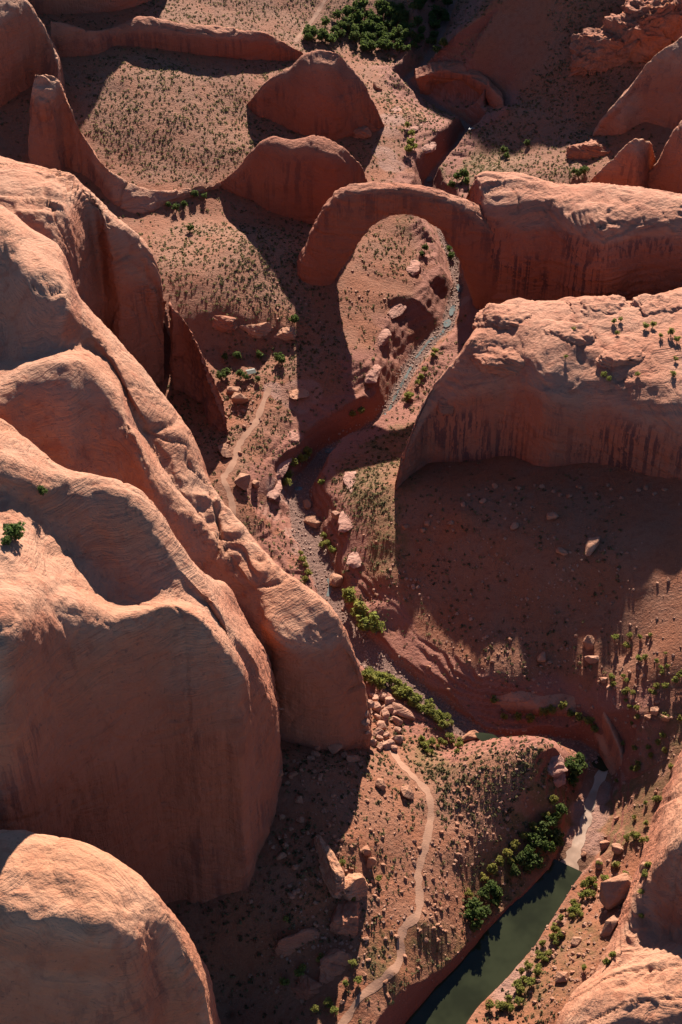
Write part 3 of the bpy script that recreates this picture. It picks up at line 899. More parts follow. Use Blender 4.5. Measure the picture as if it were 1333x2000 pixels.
# ------------------------------------------------------------------ the natural bridge
def build_bridge():
    st = [  # outer px,py   inner px,py   half depth
        (572, 600, 645, 618, 12), (579, 555, 648, 572, 10.5), (582, 515, 660, 533, 10), (602, 470, 681, 499, 9), (622, 425, 701, 465, 8),
        (640, 394, 721, 442, 7.2), (669, 372, 745, 424, 6.6), (715, 363, 768, 417, 7.0), (765, 361, 790, 415, 6.8), (815, 366, 815, 419, 6.8),
        (860, 375, 840, 431, 7.2), (908, 395, 864, 453, 8), (962, 425, 886, 486, 12), (1030, 472, 903, 522, 15), (1088, 520, 920, 572, 17),
        (1130, 560, 936, 618, 18), (1140, 600, 945, 660, 18)]
    Yb = 846.0
    O = np.array([PY(a, b, Yb) for a, b, c, d, e in st]); I = np.array([PY(c, d, Yb) for a, b, c, d, e in st])
    H = np.array([s[4] for s in st])
    S = np.concatenate([O, I, H[:, None]], 1)
    t = np.r_[0, np.cumsum(np.linalg.norm(np.diff((O + I) / 2, axis=0), axis=1))]
    nu = 300
    S = hermite(t, S, np.linspace(0, t[-1], nu))
    nv = 96
    th = np.linspace(0, 2 * np.pi, nv, endpoint=False)
    c, s = np.cos(th), np.sin(th)
    e = 0.62
    cc = np.sign(c) * np.abs(c)**e; ss = np.sign(s) * np.abs(s)**e
    mid = (S[:, :3] + S[:, 3:6]) / 2; half = (S[:, :3] - S[:, 3:6]) / 2
    G = mid[:, None] + half[:, None] * cc[None, :, None]
    G[..., 1] += S[:, 6][:, None] * ss[None]
    N = grid_normals(np.concatenate([G[:, -1:], G, G[:, :1]], 1))[:, 1:-1]
    out = G - mid[:, None]
    N *= np.sign((N * out).sum(-1, keepdims=True) + 1e-9)
    x, y, z = G[..., 0], G[..., 1], G[..., 2]
    zz = z + 0.1 * x
    q = (0.9 * noise3(x / 14, y / 14, z / 14, 5) + 0.45 * noise3(x / 6, y / 6, z / 6, 6) + 0.22 * noise3(x / 2.6, y / 2.6, z / 2.6, 7)
         + 0.5 * noise3(x / 30, y / 30, zz / 2.0, 8) + 0.32 * noise3(x / 20, y / 20, zz / 0.9, 9) - 0.9 * smooth(0.05 - np.abs(noise3(x / 22, y / 22, z / 9, 12)), 0, .05) + 0.3 * noise3(x / 1.8, y / 1.8, z / 25, 10))
    G = G + N * q[..., None]
    me = mesh_from('natural_bridge', G.reshape(-1, 3), grid_faces(nu, nv, True), M_RED)
    set_attr(me, 'steep', smooth(np.abs(N[..., 2]), 0.7, 0.3))
    e1 = G[1:, :] - G[:-1, :]; e2 = np.roll(G, -1, 1) - G
    if ((np.cross(e1, e2[:-1])) * out[:-1]).sum(-1).mean() < 0:
        me.flip_normals()
    return obj('natural_bridge', me, label='great red natural stone arch spanning the creek canyon', cat='stone arch')


build_bridge()


def shade_wall():
    # unseen wall added beyond the canyon head; its shade fills the far side valley
    pts = [(40, 1640, 150), (70, 1480, 190), (120, 1445, 232), (190, 1430, 258), (270, 1420, 262), (360, 1400, 262), (480, 1380, 245)]
    rows = []
    for x, y, z in pts:
        rows.append([np.array(p, float) for p in ((x, y + 160, 90), (x, y + 90, z - 30), (x, y + 20, z - 3), (x, y, z), (x, y - 14, z - 25), (x, y - 30, z - 90), (x, y - 40, 60))])
    loft('canyon_wall', rows, 'unseen high wall added beyond the head of the canyon for its shade', 'cliff', raw=True, step=3.5, seed=101, kind='structure')


shade_wall()

loft('alcove_cliff', vcols(
    [(812,152,34),(813,157,70),(815,164,80),(818,172,85)],
    [(832,146,38),(833,152,70),(835,168,92),(838,178,85)],
    [(860,140,42),(860,150,75),(862,172,120),(864,182,85)],
    [(900,143,44),(900,154,78),(902,182,125),(903,194,85)],
    [(940,160,44),(938,172,78),(937,202,125),(936,214,85)],
    [(968,185,42),(963,196,78),(958,222,118),(955,232,85)],
    [(984,210,38),(976,222,75),(968,238,92),(964,246,85)],
    [(985,232,33),(978,240,70),(972,248,85),(968,254,85)]),
    'curved undercut cliff arching over a dark alcove at the far creek bend', 'cliff', step=0.8, seed=107, mat=M_RED, amp=0.5, back=((5, 0.8), (14, 1.5), (24, -10)))

loft('undercut_wall', [
    [(960,1330,-12),(960,1350,-11),(962,1375,-14),(965,1398,-20),(965,1404,-26)],
    [(1000,1325,-12),(1000,1343,-9),(1002,1372,-12),(1004,1396,-18),(1004,1402,-26)],
    [(1060,1335,-13),(1060,1352,-10),(1062,1380,-12),(1062,1402,-18),(1062,1410,-26)],
    [(1112,1325,-12),(1114,1340,-9),(1108,1378,-12),(1104,1404,-18),(1104,1412,-26)],
    [(1150,1312,-7),(1146,1328,-6),(1138,1375,-11),(1134,1410,-18),(1133,1420,-26)],
    [(1190,1360,-12),(1174,1378,-6),(1165,1408,-13),(1158,1435,-19),(1156,1445,-27)],
    [(1216,1418,-16),(1197,1428,-9),(1184,1448,-17),(1175,1470,-22),(1173,1478,-29)],
    [(1232,1468,-18),(1213,1472,-14),(1200,1485,-20),(1186,1502,-26),(1184,1508,-30)],
    [(1236,1512,-22),(1218,1514,-19),(1206,1520,-23),(1193,1526,-26.5),(1190,1532,-30)],
    [(1225,1555,-22),(1212,1552,-22),(1204,1550,-23),(1196,1552,-27),(1194,1556,-30)]],
    'curved undercut rock wall sweeping round the creek bend with a pale rim', 'rock wall', raw=True, step=0.55, amp=0.35, rug=0.3, seed=109)


# ------------------------------------------------------------------ water
def ribbon(name, pts, mat, kind='structure', label=None, lift=0.06, across=4, step=1.5, drape=True, zfix=None, wob=0.0):
    """a strip along world points (x, y, half width), draped on the ground or at a fixed level"""
    P = np.array(pts, float)
    t = np.r_[0, np.cumsum(np.hypot(*np.diff(P[:, :2], axis=0).T))]
    tq = np.linspace(0, t[-1], max(4, int(t[-1] / step)))
    Q = hermite(t, P, tq)
    d = np.gradient(Q[:, :2], axis=0); d /= np.linalg.norm(d, axis=1, keepdims=True)
    nrm = np.stack([-d[:, 1], d[:, 0]], 1)
    s = np.linspace(-1, 1, across + 1)
    hw = Q[:, 2][:, None] * (1 + wob * noise2(tq / 3.0, tq * 0, 3)[:, None])
    xy = Q[:, None, :2] + nrm[:, None] * (s[None] * hw)[..., None]
    z = np.full(xy.shape[:2], zfix) if zfix is not None else hgt(xy[..., 0].ravel(), xy[..., 1].ravel()).reshape(xy.shape[:2]) + lift
    G = np.concatenate([xy, z[..., None]], -1)
    me = mesh_from(name, G.reshape(-1, 3), grid_faces(len(tq), across + 1), mat)
    if me.polygons[0].normal.z < 0: me.flip_normals()
    return obj(name, me, kind=kind, label=label)


def level_pool(name, c, rx, ry, rot, z, mat, label):
    """a flat pool with an uneven outline, lying in a hollow of the bed"""
    n = 40
    a = np.linspace(0, 2 * np.pi, n, endpoint=False)
    r = 1 + 0.16 * noise2(3 + 2 * np.cos(a), 3 + 2 * np.sin(a), int(c[0] * 7) % 97)
    x = np.cos(a) * rx * r; y = np.sin(a) * ry * r
    X = c[0] + x * math.cos(rot) - y * math.sin(rot); Y = c[1] + x * math.sin(rot) + y * math.cos(rot)
    V = np.stack([X, Y, np.full(n, z)], 1)
    return obj(name, mesh_from(name, V, [list(range(n))], mat, False), kind='structure', label=label)


lk = [(1110, 1690, 7), (1085, 1728, 10), (1055, 1765, 12), (1020, 1802, 13), (990, 1840, 13.5), (950, 1885, 14), (918, 1922, 14), (880, 1958, 14), (830, 2035, 16), (760, 2150, 18)]
ribbon('lake', [np.r_[PZ(a, b, LAKE_Z)[:2], w] for a, b, w in lk], M_LAKE, zfix=LAKE_Z, label='dark green lake arm filling the canyon bottom', across=2)
ribbon('creek', [np.r_[PZ(a, b, -26.6)[:2], w] for a, b, w in [(1180, 1505, 2.0), (1168, 1530, 2.0), (1156, 1560, 1.8), (1146, 1600, 2.0), (1132, 1640, 2.2), (1120, 1670, 3.0), (1110, 1692, 3.6)]],
       M_SHALLOW, lift=0.12, label='shallow silty creek running into the lake', across=6, wob=0.5)
for i, (px, py, rx, ry, rot, dz, lab) in enumerate([
        (897, 563, 1.5, 6.0, .05, .35, 'narrow blue pool under the arch'), (884, 606, 1.7, 6.5, -.2, .3, 'long blue pool below the arch'), (874, 632, 2.4, 4.5, -.25, .3, 'blue creek pool above the boulders'),
        (922, 253, 2.6, 1.6, .1, .9, 'bright pool under the far alcove'), (839, 352, 2.0, 4.0, -.2, .8, 'bright water in the narrow slot'), (957, 1444, 6.5, 3.2, -.5, .3, 'dark pool beside the big boulder'),
        (1172, 1492, 3.2, 5.6, .5, .3, 'dark pool under the undercut wall'), (583, 955, 2.2, 2.0, 0, .3, 'small pool between boulders'), (648, 880, 4, 2.5, .4, .3, 'shaded pool in the gorge')]):
    p = on_ground(px, py)
    level_pool('pool', p, rx, ry, rot, p[2] + dz, M_LAKE if py > 1400 else M_CREEK, lab)
for pts in ([(812, 700, .6), (826, 682, .8), (842, 664, .9), (862, 652, .8), (872, 640, .8)], [(752, 810, .5), (766, 788, .6), (780, 760, .8), (792, 738, .8), (806, 712, .6)],
            [(640, 1165, .8), (645, 1150, .8), (640, 1130, .8)]):
    ribbon('creek', [np.r_[on_ground(a, b)[:2], w] for a, b, w in pts], M_CREEK, lift=0.10, label='thin creek trickling over a cobble bed', wob=0.5)

# ------------------------------------------------------------------ paths
def path(pts, hw, label, lift=0.10):
    W = [np.r_[on_ground(a, b)[:2], hw] for a, b in pts]
    return ribbon('path', W, M_PATH, label=label, wob=0.4, lift=lift, across=4, step=1.0)


path([(660, 2010), (680, 1985), (702, 1950), (745, 1916), (775, 1888), (784, 1860), (783, 1832), (792, 1809), (815, 1788), (820, 1757), (818, 1700), (828, 1665), (836, 1630), (842, 1580), (835, 1547), (806, 1515), (782, 1490), (765, 1464), (748, 1440)],
     1.5, 'pale dirt trail winding down the slope to the lake')
path([(527, 757), (518, 778), (508, 805), (497, 830), (480, 850), (466, 872), (461, 893), (450, 915), (437, 935), (446, 957), (454, 985), (455, 1006)], 1.55, 'pale dirt trail below the arch')
path([(642, -10), (625, 18), (607, 45), (592, 62), (577, 82)], 1.3, 'thin dirt trail on the far talus')

# ------------------------------------------------------------------ casting rays at the built rocks
bpy.context.view_layer.update()
DG = bpy.context.evaluated_depsgraph_get()


def at(px, py):
    d = ray(px, py); d = d / np.linalg.norm(d)
    ok, loc, nor, _, ob, _ = sc.ray_cast(DG, (0, 0, HC), tuple(d), distance=3000)
    return (np.array(loc), np.array(nor), ob.name) if ok else (on_ground(px, py), np.array([0, 0, 1.0]), 'ground')


def drop(x, y):
    ok, loc, nor, _, ob, _ = sc.ray_cast(DG, (x, y, 480.0), (0, 0, -1))
    return loc, nor, (ob.name if ok else None)


# ------------------------------------------------------------------ boulders
def hull_mesh(name, seed, mat, n=16, squash=(1, 1, .75), bev=0.10, rough=0.0):
    r = random.Random(seed)
    bm = bmesh.new()
    for _ in range(n):
        v = np.array([r.gauss(0, 1) for _ in range(3)]); v /= np.linalg.norm(v)
        v = v / max(abs(v))**0.55 * r.uniform(0.82, 1.0)
        bm.verts.new((v[0] * squash[0], v[1] * squash[1], v[2] * squash[2]))
    h = bmesh.ops.convex_hull(bm, input=bm.verts)
    bmesh.ops.delete(bm, geom=list({g for g in h['geom_interior'] if isinstance(g, bmesh.types.BMVert)}), context='VERTS')
    bmesh.ops.dissolve_limit(bm, angle_limit=0.12, verts=bm.verts, edges=bm.edges)
    if bev:
        bmesh.ops.bevel(bm, geom=list(bm.edges), offset=bev, segments=1, affect='EDGES', clamp_overlap=True)
    bmesh.ops.recalc_face_normals(bm, faces=bm.faces)
    me = bpy.data.meshes.new(name); bm.to_mesh(me); bm.free()
    me.materials.append(mat)
    return me


M_BOULDER = rock_material('boulder_stone', (0.361, 0.184, 0.111), (0.328, 0.148, 0.082), (0.238, 0.094, 0.053), streak=0.2)
M_PALE_BOULDER = rock_material('pale_boulder_stone', (0.40, 0.215, 0.14), (0.36, 0.17, 0.105), (0.28, 0.12, 0.075), streak=0.1)
B_PROTO = [hull_mesh('boulder', 100 + i, M_BOULDER, n=18, squash=(1, .85, .7)) for i in range(9)]
B_PALE = [hull_mesh('boulder', 300 + i, M_PALE_BOULDER, n=18, squash=(1, .85, .7)) for i in range(4)]
R = random.Random(5)


def boulder(p, r, label, group=None, pale=False, sink=0.25, sc_=None, rot=None, name='boulder'):
    o = bpy.data.objects.new(name, R.choice(B_PALE if pale else B_PROTO)); COL.objects.link(o)
    s = sc_ or (R.uniform(.85, 1.2), R.uniform(.8, 1.1), R.uniform(.75, 1.05))
    o.scale = tuple(r * k for k in s)
    o.location = (p[0], p[1], p[2] + r * s[2] * 0.7 * (1 - 2 * sink))
    o.rotation_euler = rot or (R.uniform(-.25, .25), R.uniform(-.25, .25), R.uniform(0, 6.3))
    o['label'] = label; o['category'] = 'boulder'
    if group: o['group'] = group
    return o


def boulders(lst, label, group, **kw):
    for px, py, r in lst:
        boulder(at(px, py)[0], r, label, group, **kw)


boulder(at(920, 1442)[0], 5.2, 'large smooth oval boulder beside the dark creek pool', sc_=(1.1, .75, .6), rot=(0, 0, .1))
boulder(at(1058, 1288)[0], 3.2, 'rounded boulder lit on the sunny tongue of the talus', sc_=(1, .9, .95))
boulder(at(1150, 1262)[0], 4.0, 'upright slab boulder standing in shade at the foot of the talus', sc_=(.75, .8, 1.5))
boulder(at(1158, 1290)[0], 4.4, 'tilted pale slab boulder propped beside the upright slab', sc_=(1.2, .7, .8), rot=(.3, .5, .6), pale=True)
boulder(at(1205, 1755)[0], 9.0, 'huge cube-like red boulder above the lake bank', sc_=(.9, .9, 1.25), sink=.2, rot=(0, .1, .3))
boulder(at(1262, 1700)[0], 3.6, 'round brown boulder perched behind the huge red one')
boulder(at(1190, 1815)[0], 4.6, 'leaning slab of rock downhill of the huge red boulder', sc_=(1.3, .7, .9), rot=(.2, -.4, .8))
boulder(at(1207, 1660)[0], 3.6, 'split rounded boulder on the bank above the creek mouth')
boulder(at(1183, 1655)[0], 3.4, 'low red boulder next to the split one')
boulder(at(1098, 1912)[0], 3.2, 'blocky orange boulder among green bushes by the lake')
boulder(at(1125, 1840)[0], 2.6, 'wedge shaped boulder on the rubble bank')
boulder(at(1098, 1828)[0], 2.2, 'small upright orange boulder near the lake edge', sc_=(.7, .8, 1.3))
boulder(at(440, 885)[0], 5.0, 'large red boulder wedged between the trail and the cliff', sc_=(1.2, .8, .7))
boulder(at(475, 945)[0], 5.2, 'dark blocky boulder below the trail bend', sc_=(1, .9, 1))
boulder(at(500, 948)[0], 3.4, 'smaller red boulder beside the dark blocky one')
boulder(at(470, 785)[0], 5.4, 'pointed red boulder in the rubble near the shelter', sc_=(1, .9, 1.1))
boulder(at(455, 765)[0], 4.0, 'knobby red boulder behind the pointed one')
boulder(at(600, 988)[0], 3.6, 'boulder lying in the creek bed below the gorge', sc_=(1.1, .8, .8))
boulder(at(612, 1022)[0], 5.0, 'overhanging red block at the mouth of the creek alcove', sc_=(1.2, .9, .7))
boulder(at(655, 1140)[0], 5.4, 'fallen wall block beside the thin dark creek', sc_=(.8, 1.1, 1.0))
boulder(at(655, 1462)[0], 3.6, 'large round boulder in shade at the foot of the dark nose')
boulder(at(690, 1485)[0], 3.4, 'tilted slab in shade next to the round boulder', sc_=(1.2, .6, .7), rot=(.2, .5, .5))
boulder(at(1155, 1070)[0], 5.0, 'big reddish block half buried in the shaded talus', sc_=(1.5, .8, .6))
boulder(at(1098, 1080)[0], 3.0, 'lone boulder on the shaded talus beside the big block')
boulder(at(1080, 1010)[0], 3.4, 'boulder below the alcove on the shaded talus')
boulder(at(1005, 1030)[0], 2.6, 'smaller boulder high on the shaded talus')
boulder(at(712, 262)[0], 4.4, 'pale rounded block between the two buttes', pale=True)
boulder(at(738, 172)[0], 4.2, 'red knob of rock on the butte shoulder')
boulder(at(655, 1010)[0], 3.2, 'rim block above the creek alcove', pale=True)
boulder(at(725, 1690)[0], 3.6, 'tall shard of rock on the slope beside the trail', sc_=(.6, .5, 1.3), rot=(.1, .35, .4))
boulder(at(715, 1665)[0], 3.2, 'red block behind the tall shard')
boulder(at(795, 1552)[0], 3.6, 'rounded outcrop block next to the trail bend')
boulder(at(745, 1535)[0], 3.2, 'shadowed block on the brushy slope')
boulders([(740 + 14 * math.sin(i * 2.4) + (i % 5) * 9 - 12, 1360 + i * 3.6, 1.7 + (i * 37 % 10) * .2) for i in range(30)],
         'broken pink block in the rockfall at the foot of the cliff nose', 'rockfall blocks at the foot of the cliff nose', pale=True)
boulder(at(785, 1392)[0], 5.2, 'longest flat slab in the pink rockfall', sc_=(1.5, .7, .5), rot=(.25, .2, -.6), pale=True)
boulders([(790 + (i * 53 % 31), 1118 + i * 4 + (i * 29 % 17), 0.8 + (i * 13 % 6) * .12) for i in range(8)] + [(808, 1150, 1.2), (838, 1168, 1.0), (920, 1211, 1.2), (950, 1245, 1.3)],
         'small white stone on the shaded talus', 'white stones on the talus', pale=True)
boulders([(1180, 1330, 2.4), (1190, 1345, 2.0), (1222, 1350, 1.4), (1278, 1390, 2.6), (1265, 1402, 2.0), (1298, 1405, 2.4), (1240, 1420, 1.6), (1235, 1560, 1.3), (1205, 1600, 1.5), (1170, 1690, 2.4), (1200, 1690, 2.2), (1140, 1670, 1.6)],
         'tan boulder on the brushy slope above the creek bend', 'boulders above the creek bend')

foot = []
for i in range(26):
    x = 800 + i * 20 + R.uniform(-8, 8)
    foot.append((x, 1010 + R.uniform(0, 26) if x < 900 else 948 + R.uniform(0, 40), R.uniform(.9, 2.3)))
boulders(foot, 'fallen block along the shaded foot of the great streaked dome', 'fallen blocks at the foot of the great dome', sink=.35)
boulders([(545 + R.uniform(0, 165), 1462 + R.uniform(0, 60), R.uniform(.9, 2.2)) for _ in range(16)] + [(550 + R.uniform(0, 40), 1560 + R.uniform(0, 220), R.uniform(.9, 2.2)) for _ in range(12)],
         'fallen block in shade at the foot of the great wall', 'fallen blocks at the foot of the great wall', sink=.35)
boulders([(440 + R.uniform(0, 40), 770 + R.uniform(0, 120), R.uniform(.8, 1.9)) for _ in range(14)], 'red block in the rubble between the fin and the trail', 'rubble blocks beside the upper trail', sink=.3)
# rock outcrops standing out of the slope below the great wall
def outcrop(px, py, size, label, rot=0.0, seed=0, mat=None, sink=.3):
    """an angular block of layered rock: a random hull, subdivided, with ledges cut along the beds"""
    p = at(px, py)[0]
    me = hull_mesh('rock_outcrop', 700 + seed, mat or M_ORANGE, n=60 if seed >= 80 else 22, squash=(1, 1, 1), bev=0.06)
    bm = bmesh.new(); bm.from_mesh(me)
    bmesh.ops.triangulate(bm, faces=bm.faces)
    for _ in range(4):
        bmesh.ops.subdivide_edges(bm, edges=[e for e in bm.edges if e.calc_length() > 0.09], cuts=1, use_grid_fill=True)
    e = np.array([v.co[:] for v in bm.verts]) * np.array(size)
    x, y, z = e.T
    q = 0.10 * noise3(x / 4 + seed, y / 4, z / 4, seed) + 0.05 * noise3(x / 1.5, y / 1.5, z / 1.5, seed + 1)
    zl = z + .25 * x + 0.6 * noise3(x / 5, y / 5, z / 5, seed + 3)
    q = q + 0.10 * (terrace(zl, 1.5, 0.55) - zl) / 1.5 * 1.0 + 0.05 * noise3(x / 14, y / 14, zl / 0.5, seed + 2)
    e = e * (1 + q)[:, None]
    c, s = math.cos(rot), math.sin(rot)
    e = np.stack([e[:, 0] * c - e[:, 1] * s, e[:, 0] * s + e[:, 1] * c, e[:, 2]], 1)
    for v, k in zip(bm.verts, e): v.co = k
    bm.to_mesh(me); bm.free()
    me.polygons.foreach_set('use_smooth', np.full(len(me.polygons), seed >= 80))
    return obj('rock_outcrop', me, loc=(p[0], p[1], p[2] - size[2] * sink), label=label, cat='outcrop')


outcrop(640, 1690, (5, 17, 9), 'narrow sunlit rock rib running down toward the gulch', .35, 3)
outcrop(680, 1720, (8, 10, 10), 'bulging rounded outcrop at the foot of the narrow rib', .2, 5)
outcrop(672, 1785, (8, 10, 9), 'shaded face of layered rock below the bulging outcrop', .1, 7, M_RED, .45)
outcrop(590, 1835, (13, 6, 8), 'lit ledge block with a dark front in the gulch slope', .25, 9, M_RED, .45)
outcrop(655, 1880, (10, 8, 8), 'layered sandstone block above the gulch mouth', .3, 11, M_RED, .45)
outcrop(605, 1925, (9, 7, 7), 'broken ledge of pale rock with bushes over the gulch', -.1, 13, M_RED, .45)
outcrop(560, 650, (8, 5, 4), 'rounded layered ledge end beside the arch shadow', .1, 15)
outcrop(500, 640, (13, 6, 5), 'long layered slickrock ledge below the brushy mound', -.08, 17)
outcrop(430, 628, (12, 6, 6), 'slickrock ledge joining the cliff below the brushy mound', -.15, 19, M_RED)
for k, (px, py, sx, sy, sz, rz, lab) in enumerate([
        (1175, 95, 26, 20, 20, .2, 'dim rounded rock knob high on the far shadowed talus'), (1240, 75, 30, 22, 26, -.1, 'dim double rock dome above the shadowed talus'), (1300, 40, 34, 24, 30, .15, 'dim rounded buttress at the head of the shadowed talus'),
        (1150, 300, 15, 11, 11, .1, 'squat layered knob at the foot of the dim ridge'), (705, 255, 8, 7, 5, 0, 'small pale hump between the two buttes')]):
    outcrop(px, py, (sx, sy, sz), lab, rz, 90 + k, M_RED, .3)
outcrop(585, 765, (7, 9, 1.6), 'flat pale pink rock slab at the end of the trail', .2, 21)
for k, (px, py, sx, sy, sz, rz, lab) in enumerate([
        (1000, 615, 21, 17, 9, .1, 'rounded slickrock swell on the brow of the great dome behind the low knob'), (985, 688, 19, 14, 6, -.1, 'broad low slickrock knob on the front brow of the great dome'), (1115, 648, 17, 12, 7, .05, 'oval slickrock hump with a shaded hollow on the great dome'),
        (1175, 600, 20, 14, 8, .15, 'long slickrock swell along the back of the great dome'), (1290, 600, 18, 14, 8, -.1, 'slickrock swell beside the bushes on the great dome'), (1220, 690, 15, 10, 5, .2, 'low layered ledge on the bushy top of the great dome')]):
    outcrop(px, py, (sx, sy, sz), lab, rz, 80 + k, M_STREAK, .62)
outcrop(870, 790, (5, 6, 4), 'red rock shoulder tucked against the flank of the great dome', .3, 23, M_RED)

M_LEDGE = rock_material('pink_ledge_stone', (0.41, 0.225, 0.165), (0.35, 0.165, 0.115), (0.27, 0.11, 0.075), streak=0.1)
for k, (px, py, sx, sy, sz, rz, lab) in enumerate([
        (800, 520, 6, 9, 2.2, -.3, 'pink ledge slab on the bank seen through the arch'), (770, 600, 5, 10, 2.6, -.35, 'long pink ledge above the creek beside the arch shadow'), (742, 655, 5, 8, 2.6, -.3, 'broken pink ledge at the rim of the creek bank'),
        (728, 725, 4.5, 8, 2.4, -.2, 'pink ledge nose above the shaded side gorge'), (572, 850, 4, 9, 2.0, -.45, 'pale tilted ledge on the rim of the gorge'), (552, 905, 3.5, 9, 1.8, -.3, 'narrow pale ledge strip below the trail terrace'),
        (535, 955, 3.2, 8, 1.6, -.2, 'weathered ledge strip above the creek flat'), (800, 245, 6, 8, 2.2, -.4, 'layered pink ledge between the buttes and the slot'), (835, 285, 5, 8, 2.2, -.4, 'pink ledge rim above the narrow water slot'),
        (770, 215, 5, 7, 1.8, -.3, 'low pink ledge by the angular butte'), (690, 940, 4, 8, 2.0, .2, 'pink ledge rim of the grassy bench'), (680, 1010, 4, 9, 2.2, -.25, 'rounded ledge over the creek alcove'), (700, 1085, 4, 7, 1.8, -.4, 'crumbling ledge below the grassy bench'),
        (1078, 1485, 5, 7, 2.6, .5, 'rounded pink rim of the hump inside the creek bend'), (1085, 1515, 4, 5, 2.4, .3, 'broken pink cliff end of the hump')]):
    outcrop(px, py, (sx * 1.35, sy * 1.35, sz), lab, rz, 40 + k, M_LEDGE, .62)

# ------------------------------------------------------------------ plants
def crown_mesh(name, seed, mat, n=330, rad=1.0, flat=0.8, leaf=0.16, clumps=18):
    g = np.random.default_rng(seed)
    cc = g.normal(size=(clumps, 3)); cc /= np.linalg.norm(cc, axis=1, keepdims=True)
    cc *= (g.uniform(0.25, 0.78, clumps))[:, None]
    cc[:, 2] = cc[:, 2] * flat + 0.15
    rr = g.uniform(0.22, 0.42, clumps)
    k = g.integers(0, clumps, n)
    d = g.normal(size=(n, 3)); d /= np.linalg.norm(d, axis=1, keepdims=True)
    p = cc[k] + d * (rr[k] * g.uniform(0.6, 1.05, n))[:, None]
    nrm = d + 0.6 * g.normal(size=(n, 3)); nrm /= np.linalg.norm(nrm, axis=1, keepdims=True)
    a = np.cross(nrm, g.normal(size=(n, 3))); a /= np.linalg.norm(a, axis=1, keepdims=True)
    b = np.cross(nrm, a)
    s = leaf * g.uniform(0.6, 1.35, n)[:, None]
    V = np.stack([p - a * s, p + b * s * .8, p + a * s, p - b * s * .8 + nrm * s * .3], 1).reshape(-1, 3) * rad
    F = np.arange(4 * n).reshape(n, 4)
    return mesh_from(name, V, F, mat, False)


def trunk_mesh(seed, height=1.0):
    r = random.Random(seed)
    V, F = [], []

    def limb(a, b, ra, rb):
        a = np.array(a, float); b = np.array(b, float)
        d = (b - a) / np.linalg.norm(b - a)
        u = np.cross(d, (0.3, 0.9, 0.2)); u /= np.linalg.norm(u); w = np.cross(d, u)
        o = len(V)
        for c, rad in ((a, ra), (b, rb)):
            for k in range(6):
                t = k * math.pi / 3
                V.append(c + rad * (math.cos(t) * u + math.sin(t) * w))
        for k in range(6):
            F.append((o + k, o + (k + 1) % 6, o + 6 + (k + 1) % 6, o + 6 + k))
    top = (r.uniform(-.1, .1), r.uniform(-.1, .1), 0.15)
    limb((0, 0, -1.15), top, .10, .055)
    for k in range(5):
        t = k * 1.26 + r.uniform(-.3, .3)
        limb((top[0] * .5, top[1] * .5, r.uniform(-.55, 0)), (math.cos(t) * .55, math.sin(t) * .55, r.uniform(.1, .55)), .05, .018)
    return mesh_from('trunk', np.array(V), F, M_BARK, False)


LEAFS = {'dark': M_LEAF_DARK, 'green': M_LEAF_GREEN, 'yellow': M_LEAF_YELLOW, 'scrub': M_SCRUB}
CROWNS = {k: [crown_mesh('crown', 500 + 10 * i + j, m, n=420, leaf=.15) for j in range(4)] for i, (k, m) in enumerate(LEAFS.items())}
TRUNKS = [trunk_mesh(40 + i) for i in range(3)]


def tree(p, r, kind, label, group=None, name='tree', cat='tree', tall=1.0):
    e = bpy.data.objects.new(name, None); COL.objects.link(e)
    e.location = (p[0], p[1], p[2]); e.rotation_euler = (0, 0, R.uniform(0, 6.28)); e.scale = (r * R.uniform(.9, 1.12), r * R.uniform(.9, 1.12), r * tall * R.uniform(.9, 1.1))
    e['label'] = label; e['category'] = cat
    if group: e['group'] = group
    t = bpy.data.objects.new('trunk', R.choice(TRUNKS)); COL.objects.link(t); t.parent = e; t.location = (0, 0, 1.05)
    c = bpy.data.objects.new('crown', R.choice(CROWNS[kind])); COL.objects.link(c); c.parent = e; c.location = (0, 0, 0.95)
    return e


def trees(lst, kind, label, group, cat='tree', name='tree', tall=1.0):
    for px, py, r in lst:
        tree(at(px, py)[0], r, kind, label, group, name, cat, tall)


trees([(1125, 1512, 4.6), (1112, 1500, 3.6), (1130, 1490, 3.4), (1120, 1530, 3.2)], 'dark', 'dark tree by the sandy creek bend under the undercut wall', 'trees at the sandy creek bend')
trees([(1095, 1590, 3.6), (1080, 1612, 4.0), (1062, 1632, 4.2), (1085, 1640, 3.6), (1045, 1655, 4.4), (1068, 1665, 4.2), (1030, 1680, 4.2), (1050, 1690, 3.8), (1015, 1690, 3.6), (1090, 1655, 3.0), (1035, 1700, 3.2), (1005, 1712, 3.2)],
      'dark', 'dense dark green tree on the bank above the lake', 'dark trees on the bank above the lake')
trees([(958, 1740, 3.8), (945, 1755, 3.6), (968, 1752, 3.4), (925, 1775, 3.8), (935, 1795, 3.8), (948, 1790, 3.2), (932, 1815, 3.2), (920, 1795, 3.2), (968, 1770, 2.8)],
      'dark', 'dark green tree in the gully mouth at the lake shore', 'trees in the gully mouth at the lake')
trees([(1065, 1600, 2.6), (1040, 1622, 2.6), (1022, 1640, 2.6), (1005, 1658, 2.8), (990, 1675, 2.8), (978, 1690, 2.6), (962, 1705, 2.6), (945, 1722, 2.4), (1000, 1690, 2.4), (915, 1750, 2.2), (1082, 1570, 2.4)],
      'yellow', 'yellowing willow in the row above the dark lakeside trees', 'yellow willows above the lake trees', cat='willow', name='willow')
trees([(683, 1178, 5.4), (702, 1205, 5.2), (718, 1232, 5.8), (735, 1238, 4.6)], 'green', 'round bright green cottonwood beside the creek rim', 'cottonwoods at the creek rim', name='cottonwood')
hedge = []
